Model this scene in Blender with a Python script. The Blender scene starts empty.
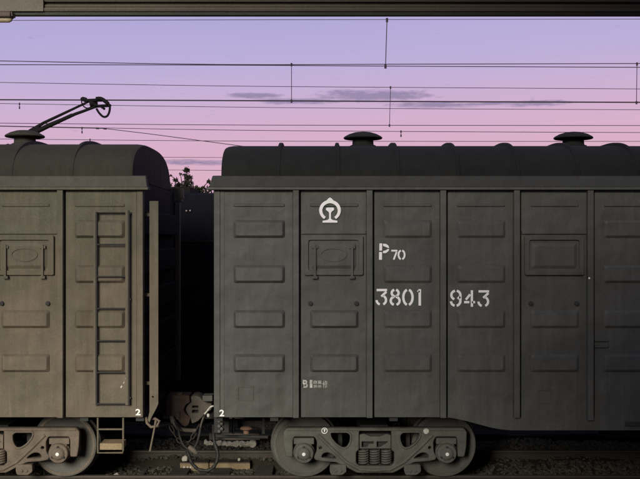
import bpy, bmesh, math, random
import numpy as np
from mathutils import Vector
random.seed(4)
R = math.radians
SC = bpy.context.scene
COL = SC.collection

# ------------------------------------------------------------------ camera
H = 3.11                      # eye height over the rail head
F = 960.0                     # focal length in photo pixels
CX, CY = 320.0, 239.5
cam = bpy.data.objects.new('camera', bpy.data.cameras.new('camera'))
COL.objects.link(cam)
cam.location = (0, 0, H)
cam.rotation_euler = (R(90), 0, 0)
cam.data.sensor_width = 36
cam.data.lens = F / 640 * 36
cam.data.clip_end = 5000
cam.data.clip_start = 0.05
SC.camera = cam
SC.view_settings.view_transform = 'Standard'
SC.view_settings.look = 'None'
SC.view_settings.exposure = 0.0
SC.view_settings.gamma = 1.0

# ------------------------------------------------------------------ sun (afterglow, low and wide, from the left behind the camera)
SUN_AZ, SUN_EL = 15.0, 19.0
sl = bpy.data.lights.new('sun', 'SUN')
sl.energy = 4.2
sl.angle = R(21)
sl.color = (1.0, 0.93, 0.80)
sun = bpy.data.objects.new('sun', sl)
COL.objects.link(sun)
sd = Vector((math.sin(R(SUN_AZ)) * math.cos(R(SUN_EL)), math.cos(R(SUN_AZ)) * math.cos(R(SUN_EL)), -math.sin(R(SUN_EL))))
sun.rotation_euler = sd.to_track_quat('-Z', 'Y').to_euler()
sun.location = (-20, -20, 20)

# ------------------------------------------------------------------ node helper
class NT:
    def __init__(s, tree):
        s.t = tree; s.n = tree.nodes; s.l = tree.links
    def new(s, typ, **kw):
        nd = s.n.new(typ)
        for k, v in kw.items():
            if k.startswith('i_'):
                nd.inputs[k[2:].replace('_', ' ')].default_value = v
            else:
                setattr(nd, k, v)
        return nd
    def put(s, sock, v):
        if hasattr(v, 'is_output'):
            s.l.new(v, sock)
        else:
            sock.default_value = v
    def math(s, op, a, b=0.0, c=None, clamp=False):
        nd = s.new('ShaderNodeMath', operation=op, use_clamp=clamp)
        s.put(nd.inputs[0], a); s.put(nd.inputs[1], b)
        if c is not None: s.put(nd.inputs[2], c)
        return nd.outputs[0]
    def ramp(s, fac, stops, interp='LINEAR'):
        nd = s.new('ShaderNodeValToRGB')
        cr = nd.color_ramp; cr.interpolation = interp
        while len(cr.elements) < len(stops): cr.elements.new(0.5)
        for e, (p, c) in zip(cr.elements, stops):
            e.position = p; e.color = (c[0], c[1], c[2], 1)
        s.put(nd.inputs[0], fac)
        return nd.outputs[0]
    def mix(s, fac, a, b, mode='MIX'):
        nd = s.new('ShaderNodeMix', data_type='RGBA', blend_type=mode)
        s.put(nd.inputs[0], fac)
        s.put(nd.inputs[6], a if hasattr(a, 'is_output') else (*a[:3], 1))
        s.put(nd.inputs[7], b if hasattr(b, 'is_output') else (*b[:3], 1))
        return nd.outputs[2]
    def noise(s, vec, scale, detail=3.0, rough=0.55):
        nd = s.new('ShaderNodeTexNoise')
        nd.inputs['Scale'].default_value = scale
        nd.inputs['Detail'].default_value = detail
        nd.inputs['Roughness'].default_value = rough
        if vec is not None: s.l.new(vec, nd.inputs['Vector'])
        return nd.outputs['Fac']
    def scale(s, vec, sc):
        nd = s.new('ShaderNodeMapping')
        nd.inputs['Scale'].default_value = sc
        s.l.new(vec, nd.inputs['Vector'])
        return nd.outputs[0]
    def step(s, v, a, b):
        nd = s.new('ShaderNodeMapRange')
        s.put(nd.inputs[0], v)
        nd.inputs[1].default_value = a; nd.inputs[2].default_value = b
        return nd.outputs[0]

def srgb(r, g, b):
    f = lambda c: (c / 255 / 12.92) if c / 255 <= 0.04045 else ((c / 255 + 0.055) / 1.055) ** 2.4
    return (f(r), f(g), f(b))

# ------------------------------------------------------------------ dusk sky
w = bpy.data.worlds.new('World'); SC.world = w; w.use_nodes = True
t = NT(w.node_tree); t.n.clear()
tc = t.new('ShaderNodeTexCoord')
sep = t.new('ShaderNodeSeparateXYZ'); t.l.new(tc.outputs['Generated'], sep.inputs[0])
X, Y, Z = sep.outputs
hor = t.math('SQRT', t.math('ADD', t.math('MULTIPLY', X, X), t.math('MULTIPLY', Y, Y)))
el = t.math('DIVIDE', Z, t.math('MAXIMUM', hor, 0.001))            # tangent of elevation
az = t.math('ARCTAN2', X, Y)                                        # 0 straight ahead
elw = t.math('SUBTRACT', el, t.math('MULTIPLY', az, 0.045))
base = t.ramp(t.step(elw, 0.0, 1.2), [
    (0.000, srgb(220, 176, 194)), (0.075, srgb(217, 174, 197)), (0.100, srgb(212, 174, 204)),
    (0.128, srgb(197, 175, 212)), (0.155, srgb(184, 173, 217)), (0.190, srgb(176, 169, 218)),
    (0.300, srgb(150, 148, 196)), (0.60, srgb(112, 114, 152)), (1.0, srgb(84, 88, 122))], 'B_SPLINE')
# thin grey-violet clouds low over the horizon
comb = t.new('ShaderNodeCombineXYZ')
t.put(comb.inputs[0], az); t.put(comb.inputs[1], el)
v1 = t.scale(comb.outputs[0], (26, 130, 1))
v2 = t.scale(comb.outputs[0], (95, 330, 1))
n1 = t.noise(v1, 1.0, 5, 0.6); n2 = t.noise(v2, 1.0, 4, 0.6)
def ell(px, py, wx, wy):
    a = t.math('DIVIDE', t.math('SUBTRACT', az, math.atan((px - CX) / F)), wx / F)
    b = t.math('DIVIDE', t.math('SUBTRACT', el, (CY - py) / F), wy / F)
    r2 = t.math('ADD', t.math('MULTIPLY', a, a), t.math('MULTIPLY', b, b))
    return t.math('SUBTRACT', 1.0, t.math('MINIMUM', r2, 1.0))
acc = None
for e in [(368, 96, 84, 9), (300, 101, 60, 4.5), (435, 106, 60, 4.5), (535, 107, 52, 4), (190, 163, 60, 4),
          (255, 96, 45, 4), (480, 106, 50, 2)]:
    m = ell(*e)
    acc = m if acc is None else t.math('MAXIMUM', acc, m)
nn = t.math('ADD', t.math('MULTIPLY', n1, 0.85), t.math('MULTIPLY', n2, 0.6))
cm = t.step(t.math('ADD', t.math('MULTIPLY', acc, 0.52), nn), 0.88, 1.22)
# sparse streaks elsewhere so that the sky goes on the same way out of frame
gen = t.math('MULTIPLY', t.step(n1, 0.66, 0.85), t.math('MULTIPLY', t.step(el, 0.0, 0.03), t.step(el, 0.3, 0.1)))
cm = t.math('MAXIMUM', t.math('MULTIPLY', cm, 0.8), t.math('MULTIPLY', gen, 0.3))
skyc = t.mix(cm, base, srgb(130, 120, 156))
wide = t.noise(t.scale(comb.outputs[0], (5, 26, 1)), 1.0, 3, 0.5)
skyc = t.mix(t.math('MULTIPLY', wide, 0.12), skyc, srgb(235, 205, 225))
skyc = t.mix(t.step(el, -0.02, 0.0), srgb(40, 38, 40), skyc)
bg = t.new('ShaderNodeBackground'); t.l.new(skyc, bg.inputs[0]); bg.inputs[1].default_value = 1.0
wo = t.new('ShaderNodeOutputWorld'); t.l.new(bg.outputs[0], wo.inputs[0])

# ------------------------------------------------------------------ materials
def material(name, col, alt=None, amt=0.35, rough=0.6, streak=0.2, speck=0.2, rust=0.0, bump=0.15, metal=0.0,
             rustcol=(0.10, 0.045, 0.022), zgrad=None, bscale=60, spec=0.4, blotch=1.3, wear=0.0):
    m = bpy.data.materials.new(name); m.use_nodes = True
    t = NT(m.node_tree); b = t.n['Principled BSDF']
    geo = t.new('ShaderNodeNewGeometry'); pos = geo.outputs['Position']
    alt = alt or tuple(c * 0.6 for c in col)
    big = t.step(t.noise(pos, blotch, 4, 0.6), 0.35, 0.68)
    c = t.mix(t.math('MULTIPLY', big, amt), col, alt)
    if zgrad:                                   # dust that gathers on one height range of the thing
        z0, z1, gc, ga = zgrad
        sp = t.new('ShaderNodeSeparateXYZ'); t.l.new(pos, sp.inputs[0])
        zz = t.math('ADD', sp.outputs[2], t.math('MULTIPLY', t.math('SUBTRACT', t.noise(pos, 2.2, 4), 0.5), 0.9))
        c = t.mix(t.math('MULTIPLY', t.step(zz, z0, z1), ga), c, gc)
    if streak:
        st = t.noise(t.scale(pos, (14, 14, 0.9)), 1.0, 4, 0.6)
        c = t.mix(t.math('MULTIPLY', t.step(st, 0.42, 0.75), streak), c, tuple(x * 1.9 for x in col))
        st2 = t.noise(t.scale(pos, (9, 9, 0.7)), 1.7, 4, 0.6)
        c = t.mix(t.math('MULTIPLY', t.step(st2, 0.5, 0.8), streak), c, tuple(x * 0.35 for x in col))
    if speck:
        s1 = t.noise(pos, 75, 2, 0.7)
        c = t.mix(t.math('MULTIPLY', t.step(s1, 0.50, 0.74), speck), c, tuple(x * 2.2 for x in col))
        s2 = t.noise(pos, 33, 3, 0.7)
        c = t.mix(t.math('MULTIPLY', t.step(s2, 0.5, 0.75), speck), c, tuple(x * 0.4 for x in col))
    if wear:        # runs below ledges, pale scuffs, darker stains
        run = t.math('MULTIPLY', t.step(t.noise(t.scale(pos, (5.5, 5.5, 0.28)), 1.0, 5, 0.7), 0.55, 0.68), t.noise(pos, 1.7, 3))
        c = t.mix(t.math('MULTIPLY', run, wear), c, (col[0] * .62, col[1] * .48, col[2] * .40))
        run2 = t.step(t.noise(t.scale(pos, (30, 30, 0.8)), 1.0, 3, 0.6), 0.66, 0.76)
        c = t.mix(t.math('MULTIPLY', run2, wear * .5), c, tuple(x * 1.9 for x in col))
        sc = t.math('MULTIPLY', t.step(t.noise(t.scale(pos, (3, 3, 16)), 1.3, 5, 0.75), 0.62, 0.70), t.step(t.noise(pos, 0.9, 2), 0.45, 0.6))
        c = t.mix(t.math('MULTIPLY', sc, wear * .5), c, tuple(x * 1.7 for x in col))
        stn = t.step(t.noise(pos, 3.1, 6, 0.7), 0.53, 0.66)
        c = t.mix(t.math('MULTIPLY', stn, wear * .55), c, tuple(x * .55 for x in col))
    if rust:
        r1 = t.noise(t.scale(pos, (1, 1, 0.6)), 7, 6, 0.75)
        c = t.mix(t.math('MULTIPLY', t.step(r1, 0.60, 0.72), rust), c, rustcol)
    t.l.new(c, b.inputs['Base Color'])
    rr = t.math('ADD', rough - 0.12, t.math('MULTIPLY', t.noise(pos, 5, 4, 0.7), 0.24))
    t.l.new(rr, b.inputs['Roughness'])
    b.inputs['Metallic'].default_value = metal
    b.inputs['Specular IOR Level'].default_value = spec
    if bump:
        bp = t.new('ShaderNodeBump'); bp.inputs['Strength'].default_value = bump; bp.inputs['Distance'].default_value = 0.02
        hsum = t.math('ADD', t.math('MULTIPLY', t.noise(pos, bscale, 3, 0.6), 0.12 if wear else 1.0), t.math('MULTIPLY', t.noise(pos, 3.0, 2, 0.4), 5.0 if wear else 1.8))
        t.l.new(hsum, bp.inputs['Height']); t.l.new(bp.outputs[0], b.inputs['Normal'])
    return m

M = {}
M['paint_r'] = material('dark grey-green wagon paint', (0.069, 0.0725, 0.061), (0.048, 0.052, 0.044), rough=0.62, streak=0.22, speck=0.2, rust=0.16, bump=0.4, wear=0.6)
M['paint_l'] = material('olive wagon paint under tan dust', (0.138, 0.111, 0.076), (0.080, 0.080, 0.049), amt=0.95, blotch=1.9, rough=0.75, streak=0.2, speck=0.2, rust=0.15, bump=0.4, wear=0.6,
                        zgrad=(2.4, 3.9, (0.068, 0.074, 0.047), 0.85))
M['roof'] = material('dark roof paint', (0.0125, 0.0135, 0.013), rough=0.92, streak=0.2, speck=0.15, rust=0.1, spec=0.2, wear=0.5)  # roofs and eaves evenly darker than the side walls
M['roof_l'] = material('dusty dark roof paint', (0.032, 0.032, 0.024), rough=0.9, streak=0.2, speck=0.15, rust=0.08, spec=0.2, wear=0.5)
M['cornice'] = material('dark eave paint', (0.036, 0.038, 0.034), rough=0.85, streak=0.2, speck=0.2, rust=0.12, wear=0.6, bump=0.3)
M['cornice_l'] = material('dusty dark eave paint', (0.062, 0.060, 0.045), rough=0.8, streak=0.2, speck=0.2, rust=0.12, wear=0.6, bump=0.3)
M['cast_r'] = material('dusty grey cast steel', (0.112, 0.112, 0.095), (0.055, 0.055, 0.046), amt=0.8, blotch=5, rough=0.7, streak=0.0, speck=0.22, rust=0.3, bump=0.3)
M['cast_l'] = material('tan dusty cast steel', (0.160, 0.126, 0.092), (0.085, 0.069, 0.052), amt=0.8, blotch=5, rough=0.75, streak=0.0, speck=0.22, rust=0.25, bump=0.3)
M['wheel'] = material('worn wheel steel', (0.082, 0.080, 0.067), rough=0.6, streak=0.0, speck=0.2, rust=0.4, bump=0.2, metal=0.0)
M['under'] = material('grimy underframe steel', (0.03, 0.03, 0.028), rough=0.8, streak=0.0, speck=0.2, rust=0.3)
M['rust_brown'] = material('rust brown casting', (0.125, 0.085, 0.062), (0.07, 0.052, 0.04), amt=0.8, blotch=7, rough=0.85, streak=0, speck=0.4, rust=0.5, bump=0.3)
M['coupler_grey'] = material('bare grey casting', (0.135, 0.12, 0.095), (0.08, 0.065, 0.05), amt=0.8, blotch=8, rough=0.75, streak=0, speck=0.2, rust=0.35, bump=0.3)
M['rubber'] = material('black rubber', (0.022, 0.022, 0.02), rough=0.6, streak=0, speck=0.3)
M['dusty_rubber'] = material('dusty hose rubber', (0.06, 0.056, 0.045), rough=0.75, streak=0, speck=0.3)
M['white'] = material('white stencil paint', (0.9, 0.9, 0.86), (0.8, 0.8, 0.76), amt=0.5, rough=0.6, streak=0.0, speck=0.0, bump=0.05)
M['white_dim'] = material('worn white stencil paint', (0.62, 0.62, 0.56), (0.25, 0.25, 0.22), amt=0.8, rough=0.6, streak=0.0, speck=0.0, bump=0.0, blotch=30)
M['glint_white'] = material('white end cap glint', (0.9, 0.9, 0.86), rough=0.35, streak=0, speck=0, bump=0)
M['end_shade'] = material('shade-darkened end wall paint', (0.022, 0.022, 0.019), rough=0.85, streak=0.1, speck=0.1, spec=0.15)  # unlit look of the wagon ends is put into this dark colour
M['loco'] = material('dark navy locomotive paint', (0.006, 0.0065, 0.009), rough=0.8, streak=0.1, speck=0.1, spec=0.06)
M['loco_dark'] = material('black roof metal', (0.009, 0.009, 0.009), rough=0.8, streak=0, speck=0.1, spec=0.08)
M['glass_dark'] = material('dark window glass', (0.006, 0.007, 0.009), rough=0.25, streak=0, speck=0, bump=0)
M['porcelain'] = material('pale porcelain insulator', (0.42, 0.36, 0.36), rough=0.3, streak=0, speck=0, bump=0)
M['wire'] = material('dull overhead wire', (0.035, 0.03, 0.04), rough=0.8, streak=0, speck=0, bump=0, spec=0.1)
M['rail'] = material('rusty rail steel', (0.05, 0.04, 0.031), (0.034, 0.026, 0.02), rough=0.6, streak=0, speck=0.3, rust=0.3)
M['railtop'] = material('worn rail head', (0.13, 0.11, 0.09), rough=0.5, streak=0, speck=0.3, rust=0.2, metal=0.3)
M['concrete'] = material('dirty sleeper concrete', (0.055, 0.052, 0.042), rough=0.9, streak=0, speck=0.3, bump=0.4)
M['ground'] = material('dark track bed dirt', (0.05, 0.046, 0.034), rough=0.95, streak=0, speck=0.4, bump=0.6, spec=0.1)
M['stone'] = material('dark oily ballast stone', (0.085, 0.082, 0.064), (0.028, 0.027, 0.022), amt=0.9, rough=0.95, streak=0, speck=0.3, bump=0.4, spec=0.15, blotch=9)
M['pale_stone'] = material('pale stone', (0.50, 0.47, 0.40), rough=0.9, streak=0, speck=0.2, bump=0.4)
M['board'] = material('ochre painted board', (0.27, 0.205, 0.115), (0.16, 0.125, 0.075), amt=0.7, rough=0.8, streak=0, speck=0.3, rust=0.2, bump=0.3)
M['tarp'] = material('dirty pale tarpaulin', (0.60, 0.57, 0.47), (0.28, 0.26, 0.2), amt=0.9, rough=0.8, streak=0, speck=0.4, bump=0.5, blotch=14)
M['orange'] = material('faded orange paint', (0.20, 0.12, 0.08), rough=0.85, streak=0, speck=0.2)
M['canopy'] = material('olive painted canopy steel', (0.16, 0.143, 0.11), (0.11, 0.095, 0.075), rough=0.6, streak=0, speck=0.2, rust=0.1)
M['canopy_dark'] = material('brown canopy steel', (0.10, 0.072, 0.060), rough=0.6, streak=0, speck=0.2, rust=0.2)
M['canopy_edge'] = material('dark green gutter edge', (0.055, 0.062, 0.052), rough=0.5, streak=0, speck=0.2)
M['beige'] = material('beige plastic housing', (0.42, 0.35, 0.21), rough=0.5, streak=0, speck=0.1)
M['platform'] = material('platform paving', (0.25, 0.24, 0.22), rough=0.9, streak=0, speck=0.3, bump=0.4)
M['wall'] = material('added building wall render', (0.30, 0.27, 0.22), rough=0.9, streak=0.1, speck=0.2)

# ------------------------------------------------------------------ mesh helpers
WP = {}                                       # world position of each object's origin
class MB:
    def __init__(s): s.v = []; s.f = []
    def add(s, vs, fs):
        k = len(s.v); s.v += [tuple(p) for p in vs]; s.f += [tuple(i + k for i in f) for f in fs]; return s
    def box(s, x0, x1, y0, y1, z0, z1):
        return s.add([(x0, y0, z0), (x1, y0, z0), (x1, y1, z0), (x0, y1, z0), (x0, y0, z1), (x1, y0, z1), (x1, y1, z1), (x0, y1, z1)],
                     [(0, 3, 2, 1), (4, 5, 6, 7), (0, 1, 5, 4), (1, 2, 6, 5), (2, 3, 7, 6), (3, 0, 4, 7)])
    def tube(s, pts, r, n=8, closed=False):
        P = [Vector(p) for p in pts]; m = len(P); vs = []; fs = []
        rs = r if isinstance(r, (list, tuple)) else [r] * m
        up = None
        for i, p in enumerate(P):
            a = P[(i - 1) % m] if (closed or i > 0) else p
            c = P[(i + 1) % m] if (closed or i < m - 1) else p
            d = (c - a).normalized()
            if up is None:
                up = d.orthogonal().normalized()
            up = (up - d * up.dot(d)).normalized()
            sd_ = d.cross(up)
            for j in range(n):
                q = 2 * math.pi * j / n
                vs.append(p + (up * math.cos(q) + sd_ * math.sin(q)) * rs[i])
        for i in range(m if closed else m - 1):
            for j in range(n):
                a = i * n + j; b = i * n + (j + 1) % n; k = ((i + 1) % m) * n
                fs.append((a, b, k + (j + 1) % n, k + j))
        if not closed:
            fs.append(tuple(range(n))[::-1]); fs.append(tuple((m - 1) * n + j for j in range(n)))
        return s.add(vs, fs)
    def lathe(s, c, prof, axis='z', n=24, caps=True):
        """prof = [(radius, height)]"""
        vs = []; fs = []
        for (r, h) in prof:
            for j in range(n):
                q = 2 * math.pi * j / n; a, b = r * math.cos(q), r * math.sin(q)
                p = (a, b, h) if axis == 'z' else ((a, h, b) if axis == 'y' else (h, a, b))
                vs.append((c[0] + p[0], c[1] + p[1], c[2] + p[2]))
        for i in range(len(prof) - 1):
            for j in range(n):
                fs.append((i * n + j, i * n + (j + 1) % n, (i + 1) * n + (j + 1) % n, (i + 1) * n + j))
        if caps: fs.append(tuple(range(n))); fs.append(tuple((len(prof) - 1) * n + j for j in range(n)))
        return s.add(vs, fs)
    def prism_x(s, prof, x0, x1):
        """prof = [(y, z)] swept along x"""
        n = len(prof)
        vs = [(x0, y, z) for y, z in prof] + [(x1, y, z) for y, z in prof]
        fs = [(i, (i + 1) % n, n + (i + 1) % n, n + i) for i in range(n)] + [tuple(range(n))[::-1], tuple(range(n, 2 * n))]
        return s.add(vs, fs)

def finish(me, m, smooth=None):
    bm = bmesh.new(); bm.from_mesh(me)
    bmesh.ops.recalc_face_normals(bm, faces=bm.faces)
    bm.to_mesh(me); bm.free()
    if smooth:
        for p in me.polygons: p.use_smooth = True
        me.set_sharp_from_angle(angle=R(smooth))
    me.materials.append(m)

def obj(name, mb, m, parent=None, bevel=0.0, smooth=None, origin=None, **props):
    if isinstance(mb, bpy.types.Mesh):
        me = mb; co = np.empty(len(me.vertices) * 3); me.vertices.foreach_get('co', co); co = co.reshape(-1, 3)
    else:
        co = np.array(mb.v, dtype=float); me = None
    c = (co.min(0) + co.max(0)) / 2
    if parent is None: c[2] = co[:, 2].min()
    if origin is not None: c = np.array(origin, dtype=float)
    co = co - c
    if me is None:
        me = bpy.data.meshes.new(name); me.from_pydata(co.tolist(), [], mb.f); me.update()
    else:
        me.vertices.foreach_set('co', co.ravel()); me.update()
    finish(me, m, smooth)
    o = bpy.data.objects.new(name, me); COL.objects.link(o)
    place(o, Vector(c), parent)
    if bevel:
        b = o.modifiers.new('bevel', 'BEVEL'); b.width = bevel; b.segments = 2; b.limit_method = 'ANGLE'; b.angle_limit = R(40)
    for k, v in props.items(): o[k] = v
    return o

def place(o, wpos, parent):
    WP[o.name] = Vector(wpos)
    o.parent = parent
    o.location = Vector(wpos) - (WP[parent.name] if parent else Vector((0, 0, 0)))

def thing(name, label, cat, loc, group=None, parent=None):
    o = bpy.data.objects.new(name, None); COL.objects.link(o); o.empty_display_size = 0.3
    place(o, Vector(loc), parent)
    if label: o['label'] = label
    if cat: o['category'] = cat
    if group: o['group'] = group
    return o

def tag(o, label, cat, group=None):
    o['label'] = label; o['category'] = cat
    if group: o['group'] = group
    return o

def inst(o, wpos, parent, mat=None, matmap=None):
    """copy of o and its children sharing mesh data"""
    c = o.copy(); COL.objects.link(c)
    for k in list(c.keys()):
        if k in ('label',) and parent is not None: pass
    place(c, Vector(wpos), parent)
    if matmap and c.type == 'MESH':
        for s_ in c.material_slots:
            mm = matmap.get(s_.material.name if s_.material else '')
            if mm:
                s_.link = 'OBJECT'; s_.material = mm
    for ch in [q for q in o.children]:
        inst(ch, Vector(wpos) + ch.location, c, mat, matmap)
    return c

def fillet(pts, r, seg=4):
    out = []; n = len(pts)
    rr = r if isinstance(r, (list, tuple)) else [r] * n
    for i in range(n):
        p = Vector(pts[i]); a = Vector(pts[i - 1]) - p; b = Vector(pts[(i + 1) % n]) - p
        rad = min(rr[i], a.length * 0.48, b.length * 0.48)
        if rad <= 1e-5: out.append(tuple(p)); continue
        p0 = p + a.normalized() * rad; p1 = p + b.normalized() * rad
        for k in range(seg + 1):
            q = k / seg
            out.append(tuple(p0 * (1 - q) ** 2 + p * 2 * q * (1 - q) + p1 * q * q))
    return out

def plate(outlines, y0, y1, bevel=0.0):
    """outlines: closed loops [(x, z)] (later ones are holes); solid between depths y0 and y1. Returns a mesh in world axes."""
    cu = bpy.data.curves.new('plate', 'CURVE'); cu.dimensions = '2D'; cu.fill_mode = 'BOTH'
    cu.extrude = abs(y1 - y0) / 2 - bevel; cu.bevel_depth = bevel; cu.bevel_resolution = 1 if bevel else 0
    if bevel: cu.offset = -bevel
    for lp in outlines:
        sp = cu.splines.new('POLY'); sp.points.add(len(lp) - 1)
        for i, (x, z) in enumerate(lp): sp.points[i].co = (x, z, 0, 1)
        sp.use_cyclic_u = True
    tmp = bpy.data.objects.new('tmp', cu); COL.objects.link(tmp)
    bpy.context.view_layer.update()
    dg = bpy.context.evaluated_depsgraph_get()
    me = bpy.data.meshes.new_from_object(tmp.evaluated_get(dg))
    COL.objects.unlink(tmp); bpy.data.objects.remove(tmp); bpy.data.curves.remove(cu)
    for v in me.vertices:
        x, z, y = v.co
        v.co = (x, (y0 + y1) / 2 + y, z)
    me.update()
    return me

def disc(cx, cz, r, n=24):
    return [(cx + r * math.cos(2 * math.pi * k / n), cz + r * math.sin(2 * math.pi * k / n)) for k in range(n)]

def W(px, py, Y):
    """where the photo's point stands when it is Y metres away"""
    return Vector(((px - CX) * Y / F, Y, H + (CY - py) * Y / F))

# ================================================================== SETTING: ground, track
YB = 11.82                    # side of the wagons
YC = 13.42                    # track centre
GB = -0.24                    # ballast surface

g = MB(); N = 60
g.box(-1500, 1500, -300, 2500, -1.2, -0.42)
obj('ground', g, M['ground'], kind='structure')
# track bed sheet with unevenness
xs = np.linspace(-14, 20, 240); ys = np.linspace(7.6, 22, 110)
rng = np.random.default_rng(3)
vs = []; fs = []
def bedz(x, y):
    up = min(1.0, max(0.0, (abs(x + 0.65) - 1.75) / 0.5)) * 0.10 if y < 14.05 else 0.12
    return GB + up + 0.018 * math.sin(x * 2.1 + y * 1.3) + 0.014 * math.sin(x * 5.3 - y * 3.1) + 0.0
for j, y in enumerate(ys):
    for i, x in enumerate(xs):
        vs.append((x, y, bedz(x, y) + rng.normal(0, 0.006)))
nx = len(xs)
for j in range(len(ys) - 1):
    for i in range(nx - 1):
        a = j * nx + i; fs.append((a, a + 1, a + nx + 1, a + nx))
m_ = MB(); m_.add(vs, fs)
obj('track_bed', m_, M['ground'], smooth=60, kind='structure')

# loose ballast: one object of many stones
def rock(seed):
    r = np.random.default_rng(seed)
    base = [(-1, -1, -1), (1, -1, -1), (1, 1, -1), (-1, 1, -1), (-1, -1, 1), (1, -1, 1), (1, 1, 1), (-1, 1, 1), (0, 0, 1.5), (0, 0, -1.4), (1.5, 0, 0), (-1.5, 0, 0), (0, 1.5, 0), (0, -1.5, 0)]
    v = np.array(base) * r.uniform(0.55, 1.0, (14, 1))
    fc = [(0, 1, 9), (1, 2, 9), (2, 3, 9), (3, 0, 9), (4, 8, 5), (5, 8, 6), (6, 8, 7), (7, 8, 4), (1, 10, 2), (2, 10, 6), (6, 10, 5), (5, 10, 1),
          (0, 11, 4), (4, 11, 7), (7, 11, 3), (3, 11, 0), (2, 12, 3), (3, 12, 7), (7, 12, 6), (6, 12, 2), (0, 13, 1), (1, 13, 5), (5, 13, 4), (4, 13, 0)]
    return v, np.array(fc)
rocks = [rock(s) for s in range(8)]
def scatter(n, x0, x1, y0, y1, smin, smax, avoid=True):
    V_ = []; F_ = []; k = 0
    for i in range(n):
        x = rng.uniform(x0, x1); y = rng.uniform(y0, y1); s = rng.uniform(smin, smax)
        v, f = rocks[i % 8]
        a, b = rng.uniform(0, 6.28, 2)
        ca, sa, cb, sb = math.cos(a), math.sin(a), math.cos(b), math.sin(b)
        Rm = np.array([[ca, -sa, 0], [sa, ca, 0], [0, 0, 1]]) @ np.array([[1, 0, 0], [0, cb, -sb], [0, sb, cb]])
        vv = (v * s * np.array([1, 0.8, 0.7])) @ Rm.T + np.array([x, y, bedz(x, y) + s * 0.25])
        V_.append(vv); F_.append(f + k); k += 14
    me = bpy.data.meshes.new('ballast'); me.from_pydata(np.concatenate(V_).tolist(), [], np.concatenate(F_).tolist()); me.update()
    return me
me = scatter(24000, -6.5, 8.5, 12.0, 16.8, 0.014, 0.030)
bo = obj('ballast', me, M['stone'], kind='stuff')

# rails
def rail(y, label):
    th = thing('rail', label, 'rail', (0, y, -0.18), 'rails under the wagons')
    m = MB(); m.prism_x([(y - 0.075, -0.176), (y + 0.075, -0.176), (y + 0.075, -0.165), (y + 0.012, -0.145), (y + 0.010, -0.045), (y + 0.036, -0.035),
                         (y + 0.036, -0.012), (y - 0.036, -0.012), (y - 0.036, -0.035), (y - 0.010, -0.045), (y - 0.012, -0.145), (y - 0.075, -0.165)], -30, 30)
    obj('rail_web', m, M['rail'], th)
    m = MB(); m.prism_x([(y - 0.036, -0.0115), (y - 0.036, -0.003), (y - 0.031, 0.0), (y + 0.031, 0.0), (y + 0.036, -0.003), (y + 0.036, -0.0115)], -30, 30)
    obj('rail_head', m, M['railtop'], th)
rail(YC - 0.7525, 'rusty near rail running under the wagon wheels at the bottom edge')
rail(YC + 0.7525, 'rusty far rail running behind the ochre boards under the wagons')
m = MB()
m.prism_x(fillet([(12.15, -0.45), (12.15, -0.21), (12.25, -0.185), (14.6, -0.185), (14.7, -0.21), (14.7, -0.45)], 0.0), -0.13, 0.13)
s0 = None
for k in range(6, 13):
    x = -6.2 + 0.6 * k
    if s0 is None:
        s0 = obj('sleeper', m, M['concrete'], None, bevel=0.01, origin=(0, YC, -0.45)); s0.location.x = x; o = s0
    else:
        o = s0.copy(); COL.objects.link(o); o.location = s0.location; o.location.x = x
    tag(o, 'dirty concrete sleeper half buried in dark ballast under the wagons', 'sleeper', 'sleepers under the wagon track')
    ORD = ['first','second','third','fourth','fifth','sixth','seventh','eighth','ninth','tenth','eleventh','twelfth','thirteenth','fourteenth','fifteenth','sixteenth']
    kk = k - 7
    o['label'] = ('dirty concrete sleeper in dark ballast, %s to the right of the couplers' % ORD[kk]) if kk >= 0 else ('dirty concrete sleeper in dark ballast, %s to the left of the couplers' % ORD[-kk - 1])

ct = thing('shade_strip', 'added dark shade strip running between the two tracks, behind the ballast', 'shade strip', (0, 15.55, -.3))
q = MB()  # low dark row added to stand for the shade under the wagons
for k in range(44):
    x = -20 + k * 1.0
    if k == 0:
        q.box(x + .005, x + .995, 15.40, 15.72, -.35, -.045); tr0 = obj('shade_block', q, M['loco_dark'], ct, bevel=.01)
        q2 = MB(); q2.box(x + .004, x + .996, 15.385, 15.735, -.0445, -.005); li0 = obj('shade_top', q2, M['under'], tr0, bevel=.008); p0_ = Vector(WP[tr0.name])
    else:
        c_ = tr0.copy(); COL.objects.link(c_); c_.parent = ct; c_.location = tr0.location + Vector((k, 0, random.uniform(-.006, .006)))
        l_ = li0.copy(); COL.objects.link(l_); l_.parent = c_
# ================================================================== SETTING: platform on the camera's side, with an added sun-blocking building
p = MB(); p.box(-40, 40, -6.0, 7.0, -0.419, 1.25)
obj('platform', p, M['platform'], kind='structure')
p = MB(); p.box(-40, 40, 6.5, 7.06, 1.2501, 1.31)
obj('platform_edge', p, M['concrete'], kind='structure')

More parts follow.
